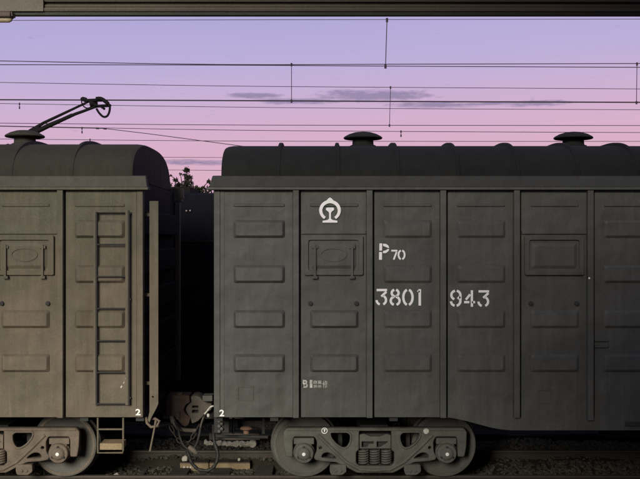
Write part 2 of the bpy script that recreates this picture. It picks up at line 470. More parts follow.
BX = -3.6  # left edge of the added building, placed to dim the right wagon
bld = thing('shading_building', 'added unseen building behind the viewer, blocking sun from the right wagon', 'building', (8, -10, 1.2))
m = MB(); m.box(BX, 40, -16, -6.02, -0.4, 10.6)
obj('wall', m, M['wall'], bld)
m = MB(); m.box(BX - .4, 40.4, -16.4, -5.6, 10.6, 11.1)
obj('roof', m, M['canopy_dark'], bld)
wn = MB(); wn.box(-0.6, 0.6, -6.03, -5.99, 0, 1.5)
first = None
for fl in (2.4, 6.3):
    for k in range(14):
        x = BX + 1.7 + 3.3 * k
        if first is None:
            first = obj('window', wn, M['glass_dark'], bld); fo = first
            fr = MB()
            for (a, b, c, d) in ((-0.68, -0.6, -0.08, 1.58), (0.6, 0.68, -0.08, 1.58), (-0.6, 0.6, -0.08, 0), (-0.6, 0.6, 1.5, 1.58), (-0.03, 0.03, 0, 1.5)):
                fr.box(a, b, -6.0, -5.93, c, d)
            f_ = obj('frame', fr, M['beige'], first)
            first.location = Vector((x, -6.01, fl + 0.75)) - WP[bld.name]
        else:
            fo = first.copy(); COL.objects.link(fo); fo.parent = bld; fo.location = Vector((x, -6.01, fl + 0.75)) - WP[bld.name]
            ff = f_.copy(); COL.objects.link(ff); ff.parent = fo

# platform canopy: its edge crosses the top of the picture
can = thing('platform_canopy', 'olive and brown platform canopy edge crossing the top of the picture', 'canopy', (0, 4, 1.25))
def cz(py, Y): return H + (CY - py) * Y / F
zb = cz(15.6, 6.0)
m = MB(); m.prism_x([(5.985, zb), (6.03, zb), (6.03, zb + 0.012), (5.992, zb + 0.019)], -9, 14)
e_ = obj('gutter_edge', m, M['canopy_edge'], can)
m = MB(); m.box(-9, 14, 6.035, 6.05, zb + 0.004, zb + 0.50)
obj('back_plate', m, M['canopy_dark'], can)
zz = zb + 0.021
for k, (hh, dy, mt) in enumerate([(0.024, 0.0, 'canopy'), (0.022, 0.012, 'canopy'), (0.012, 0.03, 'canopy_dark'), (0.020, 0.004, 'canopy'), (0.014, 0.022, 'canopy_dark'), (0.05, 0.0, 'canopy'), (0.08, 0.01, 'canopy_dark'), (0.1, 0.0, 'canopy'), (0.1, 0.01, 'canopy')]):
    m = MB(); m.prism_x([(5.985 + dy, zz + 0.002), (5.978 + dy, zz + hh * 0.5), (5.985 + dy, zz + hh), (6.0345, zz + hh), (6.0345, zz + 0.002)], -1.72, 14)
    obj('fascia_board', m, M[mt], can); zz += hh + 0.001
m = MB(); m.box(-9, -1.722, 5.972, 6.0345, zb + 0.021, zb + 0.45)
obj('end_fascia_panel', m, M['canopy'], can)
m = MB(); m.prism_x([(6.06, zb + 0.505), (6.06, zb + 0.56), (1.4, zb + 2.1), (1.4, zb + 2.04)], -9, 14)
obj('roof_sheet', m, M['canopy_dark'], can)
for x in (-8.5, 8.6):
    m = MB(); m.lathe((x, 3.4, 0), [(0.15, 1.25), (0.15, 1.3), (0.11, 1.34), (0.11, zb + 1.40)], n=16)
    obj('post', m, M['canopy_edge'], can, smooth=40)
    m = MB(); m.add([(x - .05, 1.4, zb + 1.9), (x + .05, 1.4, zb + 1.9), (x + .05, 6.03, zb + .40), (x - .05, 6.03, zb + .40),
                     (x - .05, 1.4, zb + 2.039), (x + .05, 1.4, zb + 2.039), (x + .05, 6.03, zb + .504), (x - .05, 6.03, zb + .504)],
                    [(0, 3, 2, 1), (4, 5, 6, 7), (0, 1, 5, 4), (1, 2, 6, 5), (2, 3, 7, 6), (3, 0, 4, 7)])
    obj('rafter', m, M['canopy_edge'], can)
# unlit tube lamp hanging under the canopy edge at the far left
lp = thing('tube_lamp', 'beige unlit tube lamp housing under the left end of the canopy edge', 'lamp', (-2.5, 5.93, zb - 0.05))
x1 = (14 - 320) * 5.93 / F
m = MB(); m.prism_x(fillet([(5.89, zb + .002), (5.965, zb + .002), (5.965, zb - .03), (5.945, zb - .036), (5.90, zb - .036), (5.885, zb - .03)], 0.008, 2), x1 - 1.2, x1 - 0.012)
m.prism_x([(5.895, zb - .002), (5.96, zb - .002), (5.96, zb - .026), (5.90, zb - .026)], x1 - 0.012, x1)
obj('housing', m, M['canopy_dark'], lp)
m = MB(); m.tube([(x1 - 1.15, 5.925, zb - .045), (x1 - 0.03, 5.925, zb - .045), (x1 - 0.018, 5.925, zb - .040), (x1 - 0.010, 5.925, zb - .034)], [0.017, 0.017, 0.014, 0.006], 10)
obj('tube', m, M['beige'], lp, smooth=50)

# ================================================================== WAGONS
S = 1 / 81.2                   # metres per photo pixel on the wagon side
def zy(py): return H + (CY - py) * S

EMB = [(220, 238), (265, 283), (310, 328), (354, 372)]

def rrect(x0, x1, z0, z1, c):
    return fillet([(x0, z0), (x1, z0), (x1, z1), (x0, z1)], c, 3)

def press(m, x0, x1, z0, z1, y, d=0.042, s=0.032, c=0.030):
    loops = [(0, -.002, 1.0), (.12, .18, 1.0), (.8, .85, .95), (1.0, 1.0, .9)]
    vs = []
    for (q, dd, cc) in loops:
        vs += [(x, y - d * dd, z) for x, z in rrect(x0 + s * q, x1 - s * q, z0 + s * q, z1 - s * q, c * cc)]
    n = len(vs) // 4
    fs = []
    for r_ in range(3):
        for i in range(n): fs.append((r_ * n + i, r_ * n + (i + 1) % n, r_ * n + n + (i + 1) % n, r_ * n + n + i))
    fs.append(tuple(range(3 * n, 4 * n)))
    m.add(vs, fs)

def groove(m, x0, x1, z0, z1, y):       # thin raised bead
    press(m, x0, x1, z0, z1, y, d=0.014, s=0.012, c=0.012)

def wagon(name, label, end, dr, mats, full, cloneof=None):
    """end: x of the end wall, dr: +1 body runs to the right, -1 to the left; full: body length"""
    P, C = mats['paint'], mats['cast']
    X_ = lambda off: end + dr * off * S            # off in photo pixels from the end
    ctr = end + dr * full / 2
    root = thing(name, label, 'freight wagon', (ctr, YC, 0), 'covered goods wagons coupled together')
    far = 2 * YC - YB
    def bx(n, a, b, y0, y1, z0, z1, m=P, par=root, bevel=0.004, **k):
        q = MB(); q.box(min(a, b), max(a, b), y0, y1, z0, z1)
        return obj(n, q, m, par, bevel=bevel, **k)
    zt, zb_ = zy(190), zy(417)
    # inner shell (far side wall, floor, ends)
    bx('body_shell', X_(7), X_(full / S - 7), YB + 0.03, far, zb_ + 0.02, zt + 0.12, M['end_shade'], bevel=0)
    # end corrugations
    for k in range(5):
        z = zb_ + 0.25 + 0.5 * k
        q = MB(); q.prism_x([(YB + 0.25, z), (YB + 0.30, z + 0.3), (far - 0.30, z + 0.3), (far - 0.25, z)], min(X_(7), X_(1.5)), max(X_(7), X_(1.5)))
        obj('end_corrugation', q, M['end_shade'], root, bevel=0.015)
    # corner post
    bx('corner_post', X_(0), X_(6), YB - 0.012, YB + 0.12, zb_, zt)
    bx('corner_post', X_(6.2), X_(10.5), YB - 0.004, YB + 0.06, zb_, zt)
    bx('corner_post', X_(0), X_(6), far - 0.12, far + 0.012, zb_, zt)
    # bays
    ribs = [78.5 + 73.4 * k for k in range(6)]          # left edges of the posts
    edges = [10.5] + ribs
    cache = {}
    nb = 0
    starts = [10.5] + [r + 7 for r in ribs]
    lastbay = 6
    def panel(a, b, z0, z1, embs, key, bead=True):
        """sheet between px offsets a..b and heights z0..z1 with pressings"""
        k = (key, round(b - a, 1))
        cxw = (X_(a) + X_(b)) / 2
        if k in cache:
            return inst(cache[k], (cxw, cache_y[k], cache_z[k]), root)
        q = MB(); wdt = (b - a) * S
        q.box(cxw - wdt / 2, cxw + wdt / 2, YB, YB + 0.012, z0, z1)
        x0 = cxw - wdt / 2 + 9 * S; x1 = cxw + wdt / 2 - 7.5 * S
        for (ya, yb) in embs: press(q, x0, x1, zy(yb), zy(ya), YB, d=0.024 if 'shallow' in key else 0.042)
        if bead: groove(q, x0, x1, zy(207), zy(203.6), YB)
        o = obj('side_panel', q, P, root)
        cache[k] = o; cache_y[k] = WP[o.name].y; cache_z[k] = WP[o.name].z
        return o
    cache_y, cache_z = {}, {}
    for b in range(6):
        a0 = starts[b]; a1 = ribs[b]
        if dr > 0 and b > 0: a0 += 1.5
        if dr < 0: a1 -= 1.5
        if b in (1, 4):
            panel(a0, a1, zy(231), zt, [], 'top')
            panel(a0, a1, zb_, zy(234), EMB[2:], 'low' + ('shallow' if dr > 0 and b > 1 else ''), bead=False)
            bx('cross_rail', X_(a0), X_(a1), YB - 0.022, YB + 0.02, zy(234), zy(231))
            # ventilation hatch
            hx = (X_(a0 + 3.5) + X_(a1 - 3.5)) / 2; hw = 29.5 * S
            Z = lambda py: zy(py)
            me = plate([fillet([(hx - hw, Z(275)), (hx + hw, Z(275)), (hx + hw, Z(235.5)), (hx - hw, Z(235.5))], 0.02),
                        fillet([(hx - hw + .055, Z(270.5)), (hx - hw + .055, Z(240)), (hx + hw - .055, Z(240)), (hx + hw - .055, Z(270.5))], 0.03)], YB - 0.038, YB - 0.001, 0.004)
            hatch = obj('ventilation_hatch', me, P, root)
            plain = dr > 0 and b == 4
            q = MB(); q.box(hx - hw + .05, hx + hw - .05, YB - 0.012, YB - 0.0005, Z(271), Z(239.5))
            press(q, hx - hw + .085, hx + hw - .085, Z(268.5), Z(243), YB - .012, d=0.018, s=0.04, c=0.03)
            obj('hatch_panel', q, P, hatch)
            me = None if plain else plate([[(hx + 13.5 * S * math.cos(u), Z(254.5) + 7 * S * math.sin(u)) for u in np.linspace(0, 6.283, 33)[:-1]],
                        [(hx + 12.2 * S * math.cos(u), Z(254.5) + 5.7 * S * math.sin(u)) for u in np.linspace(0, 6.283, 33)[:-1]]], YB - 0.040, YB - 0.028)
            if me: obj('oval_rim', me, P, hatch)
            for sx in (() if plain else (-18.5, 18.5)):
                q = MB(); q.box(hx + (sx - 1.1) * S, hx + (sx + 1.1) * S, YB - 0.062, YB - 0.037, Z(277), Z(244.5))
                q.box(hx + (sx - 3) * S, hx + (sx + 3) * S, YB - 0.050, YB - 0.030, Z(248.5), Z(245.5))
                q.box(hx + (sx - 2.6) * S, hx + (sx + 2.6) * S, YB - 0.055, YB - 0.002, Z(278.5), Z(275.8))
                obj('hinge_strap', q, P, hatch, bevel=0.003)
            for sx in (-23, 23):
                q = MB(); q.lathe((hx + sx * S, YB - 0.03, Z(303.5)), [(0.012, 0.0), (0.026, 0.004), (0.026, 0.028), (0.034, 0.031)], 'y', 12)
                obj('stop_knob', q, mats['dark'], root, smooth=40)
        else:
            panel(a0, a1, zb_, zt, EMB, 'full' + ('shallow' if dr > 0 and b > 1 else ''))
        # post (hat section) on the right of the bay
        r = ribs[b]
        q = MB(); xa, xb = X_(r), X_(r + 7); xa, xb = min(xa, xb), max(xa, xb)
        zlow = zb_ if b < 4 else zb_ - 0.03
        q.add([(xa, YB + .01, zlow), (xa + .008, YB - .052, zlow), (xb - .008, YB - .052, zlow), (xb, YB + .01, zlow),
               (xa, YB + .01, zt), (xa + .008, YB - .052, zt), (xb - .008, YB - .052, zt), (xb, YB + .01, zt)],
              [(0, 1, 5, 4), (1, 2, 6, 5), (2, 3, 7, 6), (0, 3, 2, 1), (4, 5, 6, 7), (0, 4, 7, 3)])
        q.box(xa + 0.012, xb - 0.012, YB - .056, YB - .0515, zlow, zlow + 0.03)
        obj('side_post', q, P, root, bevel=0.003)
    # plain stretch with the sliding door in the middle, then the mirrored rest
    a0 = ribs[5] + 7; a1 = full / S
    dx0, dx1 = a0 + 40, a1 - a0 - 40
    if dx1 < dx0 + 50: dx1 = dx0 + 50
    bx('side_panel', X_(a0), X_(dx0), YB, YB + 0.012, zb_, zt, bevel=0)
    q = MB(); xa, xb = sorted((X_(dx0), X_(dx1))); q.box(xa, xb, YB - 0.05, YB + .01, zb_ + .02, zt)
    nn_ = max(1, int((xb - xa) / 0.8))
    for k in range(nn_):
        for (ya, yb) in EMB: press(q, xa + k * (xb - xa) / nn_ + .07, xa + (k + 1) * (xb - xa) / nn_ - .07, zy(yb), zy(ya), YB - 0.05)
    obj('sliding_door', q, P, root)
    bx('side_panel', X_(dx1), X_(a1 - 10.5), YB, YB + 0.012, zb_, zt, bevel=0)
    bx('corner_post', X_(a1 - 10.4), X_(a1), YB - 0.01, YB + 0.06, zb_, zt)
    # fish-belly side sill under the wall, from behind the bogie on
    pts = [(X_(a), zy(y)) for a, y in [(231, 417.0), (240, 418.2), (252, 420.8), (264, 424.0), (276, 427.2), (286, 429.2), (298, 430.2), (a1 - 298, 430.2), (a1 - 231, 417.0)]]
    obj('side_sill', plate([pts], YB + 0.001, YB + 0.02), P, root)
    bx('door_rail', X_(411), X_(a1 - 411), YB - 0.03, YB - 0.001, zy(425.5), zy(421.5), mats['dark'], bevel=0.002)
    # cornice under the roof
    xa, xb = sorted((X_(-6), X_(a1 + 6)))
    q = MB(); q.prism_x([(YB - .072, zt), (YB - .072, zt + .028), (YB - .02, zt + .034), (YB + .09, zt + .034), (YB + .09, zt)], xa, xb)
    obj('eave_ledge', q, P, root, bevel=0.003)
    xa, xb = sorted((X_(-4.5), X_(a1 + 4.5))); xs_ = 2.5 * S
    prof = [(YB - .030, zt + .035), (YB + .035, zy(176)), (YB + .12, zy(175)), (YB + .12, zt + .035)]
    q = MB(); q.prism_x(prof, xa, xb)
    for i in (1, 2): pass
    q.v = [(x + (xs_ if x < ctr else -xs_) if z > zt + .05 else x, y, z) for x, y, z in q.v]
    obj('cornice', q, mats['cornice'], root, bevel=0.004)
    q = MB(); q.prism_x([(far + .03, zt + .035), (far - .035, zy(176)), (far - .12, zy(175)), (far - .12, zt + .035)], xa, xb)
    q.box(xa + .02, xb - .02, far - 0.12, far + 0.012, zt - 0.02, zt + 0.034)
    obj('cornice', q, P, root)
    # arched roof
    z0 = zy(178); top = 4.372 if dr > 0 else 4.395; hw = 1.53
    def arch(d=0.0, n=28):
        out = []
        for k in range(n + 1):
            u = math.pi * k / n
            cu, su = math.cos(u), math.sin(u)
            out.append((YC - (hw + d) * (abs(cu) ** 0.72) * (1 if cu > 0 else -1), z0 + (top + d - z0) * (abs(su) ** 0.80)))
        return out
    ri = 6.5 if dr > 0 else 12
    ra, rb = X_(ri), X_(a1 - ri); ra, rb = min(ra, rb), max(ra, rb)
    xs_ = [ra, ra + .03, ra + .09] + [ra + (rb - ra) * k / 30 for k in range(1, 30)] + [rb - .09, rb - .03, rb]
    ins = [-.10, -.04, 0] + [0] * 29 + [0, -.04, -.10]
    q = MB(); rows = []
    for x, d in zip(xs_, ins):
        k0 = len(q.v)
        pr = arch(d * 0.22)
        q.v += [(x, y, z) for y, z in pr]
        rows.append((k0, len(pr)))
    for (k0, n_), (k1, _) in zip(rows, rows[1:]):
        for i in range(n_ - 1): q.f.append((k0 + i, k0 + i + 1, k1 + i + 1, k1 + i))
        q.f.append((k0 + n_ - 1, k0, k1, k1 + n_ - 1))
    q.f.append(tuple(range(rows[0][0], rows[0][0] + rows[0][1]))); q.f.append(tuple(range(rows[-1][0], rows[-1][0] + rows[-1][1])))
    obj('roof', q, mats['roof'], root, smooth=35)
    # roof ribs
    lo, hi = (0.788, 0.744) if dr > 0 else (0.90, 0.75)
    rib0 = None
    x = lo
    A = arch(0.0, 40); B = [(yy, zz + .004 + .040 * max(0.0, math.sin(math.pi * k_ / 40)) ** 3) for k_, (yy, zz) in enumerate(arch(0.006, 40))]; Cc = arch(-0.02, 40)
    q = MB()
    ww, wt = 0.040, 0.018
    for (y, z), (y2, z2), (y3, z3) in zip(A, B, Cc):
        q.v += [(-ww, y3, z3), (-wt, y2, z2), (wt, y2, z2), (ww, y3, z3)]
    for i in range(40):
        for j in range(3): q.f.append((i * 4 + j, i * 4 + j + 1, i * 4 + 4 + j + 1, i * 4 + 4 + j))
        q.f.append((i * 4 + 3, i * 4, i * 4 + 4, i * 4 + 7))
    k = 0
    while lo + hi * k < full - 0.5:
        xx = end + dr * (lo + hi * k)
        if rib0 is None:
            q.v = [(vx + xx, vy, vz) for vx, vy, vz in q.v]
            rib0 = obj('roof_rib', q, mats['roof'], root, smooth=30); ry, rz = WP[rib0.name].y, WP[rib0.name].z
        else:
            inst(rib0, (xx, ry, rz), root)
        k += 1
    # short end lip where the first sheet overlaps
    # mushroom vents
    v0 = None; k = 0
    while 1.905 + 2.94 * k < full - 0.5:
        xx = end + dr * (1.905 + 2.94 * k + (0.04 if dr < 0 else 0))
        if v0 is None:
            q = MB(); zt_ = top + 0.035
            q.lathe((xx, YC, zt_), [(0.185, -0.10), (0.185, 0.01), (0.15, 0.025), (0.145, 0.09), (0.17, 0.105), (0.17, 0.115)], 'z', 24)
            v0 = obj('roof_vent', q, mats['roof'], root, smooth=35)
            q = MB(); q.lathe((xx, YC, zt_), [(0.19, 0.100), (0.262, 0.106), (0.274, 0.118), (0.262, 0.136), (0.20, 0.170), (0.12, 0.196), (0.05, 0.205), (0.01, 0.207)], 'z', 28)
            obj('vent_cap', q, mats['roof'], v0, smooth=50)
            vz = WP[v0.name].z
        else:
            inst(v0, (xx, YC, vz), root)
        k += 1
    # underframe
    bx('centre_sill', X_(0), X_(a1), YC - 0.2, YC + 0.2, 0.72, zb_ + 0.02, mats['dark'], bevel=0)
    for off in (4, 60, 180, 250, 330, 410, 490):
        q = MB(); xx = X_(off); q.prism_x([(YB + .06, zb_ + .018), (YB + .06, zb_ - .06), (YC - .21, .76), (YC - .21, zb_ + .018)], xx - .05, xx + .05)
        obj('cross_bearer', q, mats['dark'], root)
    return root, X_

right, XR = wagon('covered_goods_wagon', 'dark grey-green covered goods wagon numbered 3801943, right of the gap', -1.305, 1, dict(paint=M['paint_r'], cornice=M['cornice'], cast=M['cast_r'], roof=M['roof'], dark=M['under']), 15.6)
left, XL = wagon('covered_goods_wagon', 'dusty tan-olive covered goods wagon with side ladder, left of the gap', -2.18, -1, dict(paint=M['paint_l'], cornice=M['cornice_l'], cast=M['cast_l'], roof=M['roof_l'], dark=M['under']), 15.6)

# ------------------------------------------------------------------ bogie
YF = 12.37                     # plane of the side frame
s2 = YF / F
def bz(py): return H + (CY - py) * s2
def build_bogie(root, bxc, C, D, reflect=True):
    """parts of one bogie, children of the wagon; bxc = world x of the bogie centre"""
    made = []
    def U(px): return bxc + (px - 375) * s2
    def mir(L): return [(750 - x, y) for x, y in L][::-1]
    halfL = [(375, 472), (357, 472), (351, 469), (344, 465), (336, 461.5), (322, 460.5), (315, 459), (313.5, 456), (316.5, 451), (317, 441), (314.5, 436), (294, 436), (293, 440), (293, 456), (286, 456), (284.2, 446), (283.5, 431), (287, 427), (375, 427)]
    out = halfL + mir(halfL)[1:-1]
    out = fillet([(U(x), bz(y)) for x, y in out], 0.022, 3)
    h1 = [(329.5, 431), (348, 431), (351, 434), (350.5, 441), (347, 447), (342.5, 447.5), (336, 443.5), (330.5, 437)]
    h2 = [(321, 457), (323, 452.5), (328, 451.5), (333, 454), (337, 457.8)]
    h3 = [(359, 429.5), (391, 429.5), (391, 449), (394, 451), (394, 462), (391, 465), (359, 465), (356, 462), (356, 451), (359, 449)]
    holes = [[(U(x), bz(y)) for x, y in h] for h in (h1, mir(h1), h2, mir(h2), h3)]
    holes = [fillet(h, 0.03, 3) for h in holes]
    holes += [disc(U(320.5), bz(447), 0.020, 10), disc(U(429.5), bz(447), 0.020, 10)]
    sf = obj('side_frame', plate([out] + holes, YF - 0.05, YF + 0.06, 0.014), C, root, smooth=40)
    made.append(sf)
    # thicker rims round the windows and along the lower chord
    def rim(loop, wdt=0.02, yy=YF - 0.05):
        P_ = [(x, z) for x, z in loop]
        q = MB(); q.tube([(x, yy, z) for x, z in P_], wdt, 6, True)
        return q
    for h in (holes[0], holes[1]):
        obj('window_rim', rim(h, 0.014), C, sf, smooth=50)
    for pts in ([(318, 434), (330, 446), (346, 461), (360, 468.5), (375, 469.5), (390, 468.5), (404, 461), (420, 446), (432, 434)],):
        q = MB(); q.tube([(U(x), YF - 0.045, bz(y)) for x, y in pts], 0.024, 8)
        obj('frame_flange', q, C, sf, smooth=50)
    q = MB(); q.tube([(U(x), YF - 0.046, bz(y)) for x, y in [(287, 429), (375, 429), (463, 429)]], 0.016, 8)
    obj('frame_flange', q, C, sf, smooth=50)
    # brake brackets below the frame
    for s_ in (-1, 1):
        cx = 375 + s_ * 37
        q = MB(); pts = fillet([(U(cx - 8), bz(463.5)), (U(cx + 8), bz(463)), (U(cx + 8.5), bz(470)), (U(cx + 4), bz(473.5)), (U(cx - 7), bz(473.5)), (U(cx - 8.5), bz(469))], 0.02, 3)
        br = obj('brake_bracket', plate([pts], YF - 0.085, YF + 0.02, 0.008), C, sf, smooth=40)
        for d_ in (-2.4, 2.4):
            q = MB(); q.lathe((U(cx + d_), YF - 0.10, bz(469)), [(0.012, 0), (0.020, 0.003), (0.020, 0.02)], 'y', 10)
            obj('bracket_bolt', q, C, br)
    # bolster end seen in the spring window
    o2 = [(U(x), bz(y)) for x, y in [(359.5, 447.5), (359.5, 434), (364, 433), (370, 435.5), (380, 435.5), (386, 433), (390.5, 434), (390.5, 447.5)]]
    hh = [[(U(x), bz(y)) for x, y in L] for L in ([(361.5, 446), (361.5, 440.5), (373.5, 440.5), (373.5, 443), (369, 443), (367, 446)], [(376.5, 446), (376.5, 440.5), (388.5, 440.5), (385, 443), (380, 446)])]
    bo_ = obj('bolster', plate([o2] + hh, YF - 0.055, YF - 0.03, 0.003), C, root)
    q = MB(); q.box(U(360), U(390), YF + 0.02, YF + 0.3, bz(447), bz(434)); obj('bolster_core', q, D, bo_)
    # coil springs
    sp0 = None
    for row, yy in ((0, YF + 0.01), (1, YF + 0.16)):
        for cx in (363.6, 375, 386.4):
            if sp0 is None:
                pts = []; n = 6.5
                for k in range(int(n * 14) + 1):
                    a = 2 * math.pi * k / 14
                    pts.append((U(cx) + 0.060 * math.cos(a), yy + 0.060 * math.sin(a), bz(464) + (bz(448.5) - bz(464)) * k / (n * 14)))
                q = MB(); q.tube(pts, 0.0115, 6)
                sp0 = obj('coil_spring', q, C, root, smooth=60)
                sp0['_x'] = 0.0; ox = WP[sp0.name].x - U(cx); oy = WP[sp0.name].y - yy; oz = WP[sp0.name].z
                del sp0['_x']
            else:
                inst(sp0, (U(cx) + ox, yy + oy, oz), root)
    # axle boxes, caps and wheelsets
    w0 = None
    for s_ in (-1, 1):
        ax = bxc + s_ * 0.915
        zc = 0.42
        q = MB(); q.box(ax - 0.13, ax + 0.13, YF - 0.04, YF + 0.05, bz(443.5), bz(437.5)); q.box(ax - 0.10, ax + 0.10, YF - 0.05, YF + 0.05, bz(447), bz(443.5))
        ad = obj('bearing_adapter', q, C, root, bevel=0.006)
        zc2 = bz(452)
        q = MB(); q.lathe((ax, YF - 0.13, zc2), [(0.03, 0.0), (0.055, 0.004), (0.075, 0.012), (0.085, 0.03), (0.118, 0.036), (0.128, 0.05), (0.128, 0.10), (0.138, 0.105), (0.138, 0.22)], 'y', 28)
        cap = obj('axle_box', q, C, root, smooth=40)
        for k in range(3):
            a = R(90 + 120 * k)
            q = MB(); q.lathe((ax + 0.083 * math.cos(a), YF - 0.118, zc2 + 0.083 * math.sin(a)), [(0.010, 0), (0.017, 0.003), (0.017, 0.03)], 'y', 6)
            obj('cap_bolt', q, D, cap)
        q = MB(); q.lathe((ax, YF - 0.137, zc2), [(0.018, 0.0), (0.023, 0.003), (0.023, 0.008)], 'y', 14)
        obj('glint_disc', q, M['glint_white'], cap)  # white disc painted in for the highlight on the axle cap
        # wheelset
        if w0 is None:
            def wh(yc, sgn):
                prof = [(0.075, -0.10), (0.095, -0.10), (0.10, -0.075), (0.13, -0.055), (0.24, -0.055), (0.345, -0.062), (0.36, -0.066), (0.412, -0.070), (0.419, -0.066), (0.422, 0.035), (0.438, 0.045), (0.448, 0.054), (0.442, 0.066),
                        (0.36, 0.068), (0.34, 0.03), (0.2, 0.02), (0.12, 0.07), (0.07, 0.07)]
                q = MB(); q.lathe((ax, yc, zc), [(r, h * sgn) for r, h in prof], 'y', 56)
                return q
            w0 = obj('wheel', wh(YC - 0.765, 1), M['wheel'], root, smooth=32)
            q = MB(); q.lathe((ax, YC - 0.765, zc), [(0.372, -0.0675), (0.372, -0.074), (0.400, -0.074), (0.400, -0.0672), (0.372, -0.0675)], 'y', 56, False)
            obj('wheel_rim', q, C, w0, smooth=32)
            w1 = obj('wheel', wh(YC + 0.765, -1), M['wheel'], root, smooth=32)
            q = MB(); q.lathe((ax, YC - 1.1, zc), [(0.065, 0), (0.065, 0.25), (0.085, 0.3), (0.08, 1.9), (0.065, 1.95), (0.065, 2.2)], 'y', 18)
            a_ = obj('axle', q, D, root, smooth=40)
            wy, wy1, ay, wz, wz1, az_ = WP[w0.name].y, WP[w1.name].y, WP[a_.name].y, WP[w0.name].z, WP[w1.name].z, WP[a_.name].z
        else:
            inst(w0, (ax, wy, wz), root); inst(w1, (ax, wy1, wz1), root); inst(a_, (ax, ay, az_), root)
        # brake shoe beside the wheel
        q = MB(); sx = ax - s_ * 0.47
        q.box(sx - 0.03, sx + 0.03, YC - 0.82, YC - 0.70, 0.25, 0.60); obj('brake_block', q, D, root, bevel=0.01)
    # far side frame and cross members
    q = MB(); q.box(U(286), U(464), YC + 1.02, YC + 1.10, bz(436), bz(427)); q.box(U(345), U(405), YC + 1.02, YC + 1.10, bz(472), bz(436))
    obj('far_side_frame', q, D, root)
    q = MB(); q.box(bxc - 0.18, bxc + 0.18, YF + 0.2, YC + 1.0, 0.42, 0.68); q.lathe((bxc, YC, 0.68), [(0.2, 0), (0.2, 0.06)], 'z', 20)
    obj('bolster_beam', q, D, root)
    for s_ in (-1, 1):
        q = MB(); q.tube([(bxc + s_ * .42, YC - .75, .36), (bxc + s_ * .3, YC, .33), (bxc + s_ * .42, YC + .75, .36)], 0.03, 8)
        obj('brake_beam', q, D, root)
    return sf, U
bxR = (375 - 320) * s2
bxL = (-11 - 320) * s2
sfR, UR = build_bogie(right, bxR, M['cast_r'], M['under'])
sfL, UL = build_bogie(left, bxL, M['cast_l'], M['under'])
build_bogie(right, -1.305 + 15.6 - (bxR + 1.305), M['cast_r'], M['under'])
build_bogie(left, -2.18 - 15.6 + (-2.18 - bxL), M['cast_l'], M['under'])
# painted circles on the right frame
q = plate([disc(UR(324.5), bz(429.6), 0.040, 20), disc(UR(324.5), bz(429.6), 0.030, 20)], YF - 0.0675, YF - 0.0625)
obj('painted_ring', q, M['white'], sfR)
q = plate([[(UR(x), bz(y)) for x, y in [(323.6, 427.9), (325.6, 427.9), (324.9, 430.9), (324.0, 430.9)]]], YF - 0.0675, YF - 0.0625)
obj('painted_mark', q, M['white'], sfR)
q = plate([disc(UR(425.5), bz(430), 0.036, 20)], YF - 0.0675, YF - 0.0625)
obj('painted_disc', q, M['white_dim'], sfR)

# ------------------------------------------------------------------ lettering and emblem on the right wagon
def arc(cx, cy, rx, ry, a0, a1, n=9):
    return [(cx + rx * math.cos(R(a0 + (a1 - a0) * k / n)), cy + ry * math.sin(R(a0 + (a1 - a0) * k / n))) for k in range(n + 1)]
G = {   # stencil strokes in a box 0.62 wide and 1 high
    '3': [[(0.0, .94), (.62, .94)], [(.58, .84), (.28, .55)], [(.40, .60)] + arc(.31, .33, .25, .27, 55, -70), arc(.27, .33, .27, .27, -108, -180)],
    '8': [arc(.31, .76, .21, .20, 105, 255, 8) + arc(.31, .29, .27, .25, 108, 252, 8), arc(.31, .76, .21, .20, 75, -75, 8) + arc(.31, .29, .27, .25, 72, -72, 8)],
    '0': [arc(.31, .5, .27, .46, 103, 257, 14), arc(.31, .5, .27, .46, 77, -77, 14)],
    '1': [[(.0, .82), (.12, .90)], [(.19, .99), (.19, .0)]],
    '9': [arc(.31, .69, .27, .27, 102, 250, 9), arc(.31, .69, .27, .27, 78, 0, 5) + arc(.31, .35, .27, .31, 0, -80, 7), [(.56, .60), (.42, .46)], arc(.29, .31, .27, .27, 180, 258, 6)],
    '4': [[(.34, .74), (.10, .42)], [(.0, .27), (.30, .27)], [(.44, .99), (.44, .0)], [(.44, .27), (.62, .27)]],
    '7': [[(0, .93), (.62, .93)], [(.54, .80), (.24, .0)]],
    '2': [arc(.30, .72, .26, .24, 170, -20, 9) + [(.10, .16)], [(.02, .07), (.60, .07)]],
}
def strokes_mesh(items, y):
    q = MB()
    for (ch, x0, z0, hgt, wid, sw) in items:
        for st in G[ch]:
            P_ = [Vector((x0 + a / .62 * wid, z0 + b * hgt)) for a, b in st]
            L = []; R_ = []
            for i, p_ in enumerate(P_):
                a = P_[max(0, i - 1)]; b = P_[min(len(P_) - 1, i + 1)]
                d = (b - a).normalized(); nrm = Vector((-d.y, d.x)) * sw / 2
                L.append(p_ + nrm); R_.append(p_ - nrm)
            k = len(q.v); n = len(P_)
            q.v += [(v.x, y, v.y) for v in L] + [(v.x, y, v.y) for v in R_] + [(v.x, y + .0015, v.y) for v in L] + [(v.x, y + .0015, v.y) for v in R_]
            for i in range(n - 1):
                q.f.append((k + i, k + i + 1, k + n + i + 1, k + n + i))
                q.f.append((k + 2 * n + i, k + 2 * n + i + 1, k + i + 1, k + i))
                q.f.append((k + n + i, k + n + i + 1, k + 3 * n + i + 1, k + 3 * n + i))
    return q
PX = lambda px: (px - CX) * S
TY = YB - 0.004
def word(name, items, m=M['white'], par=right):
    return obj(name, strokes_mesh([(c, PX(x0), zy(y1), (y1 - y0) * S, (x1 - x0) * S, sw * S) for c, x0, x1, y0, y1, sw in items], TY), m, par)
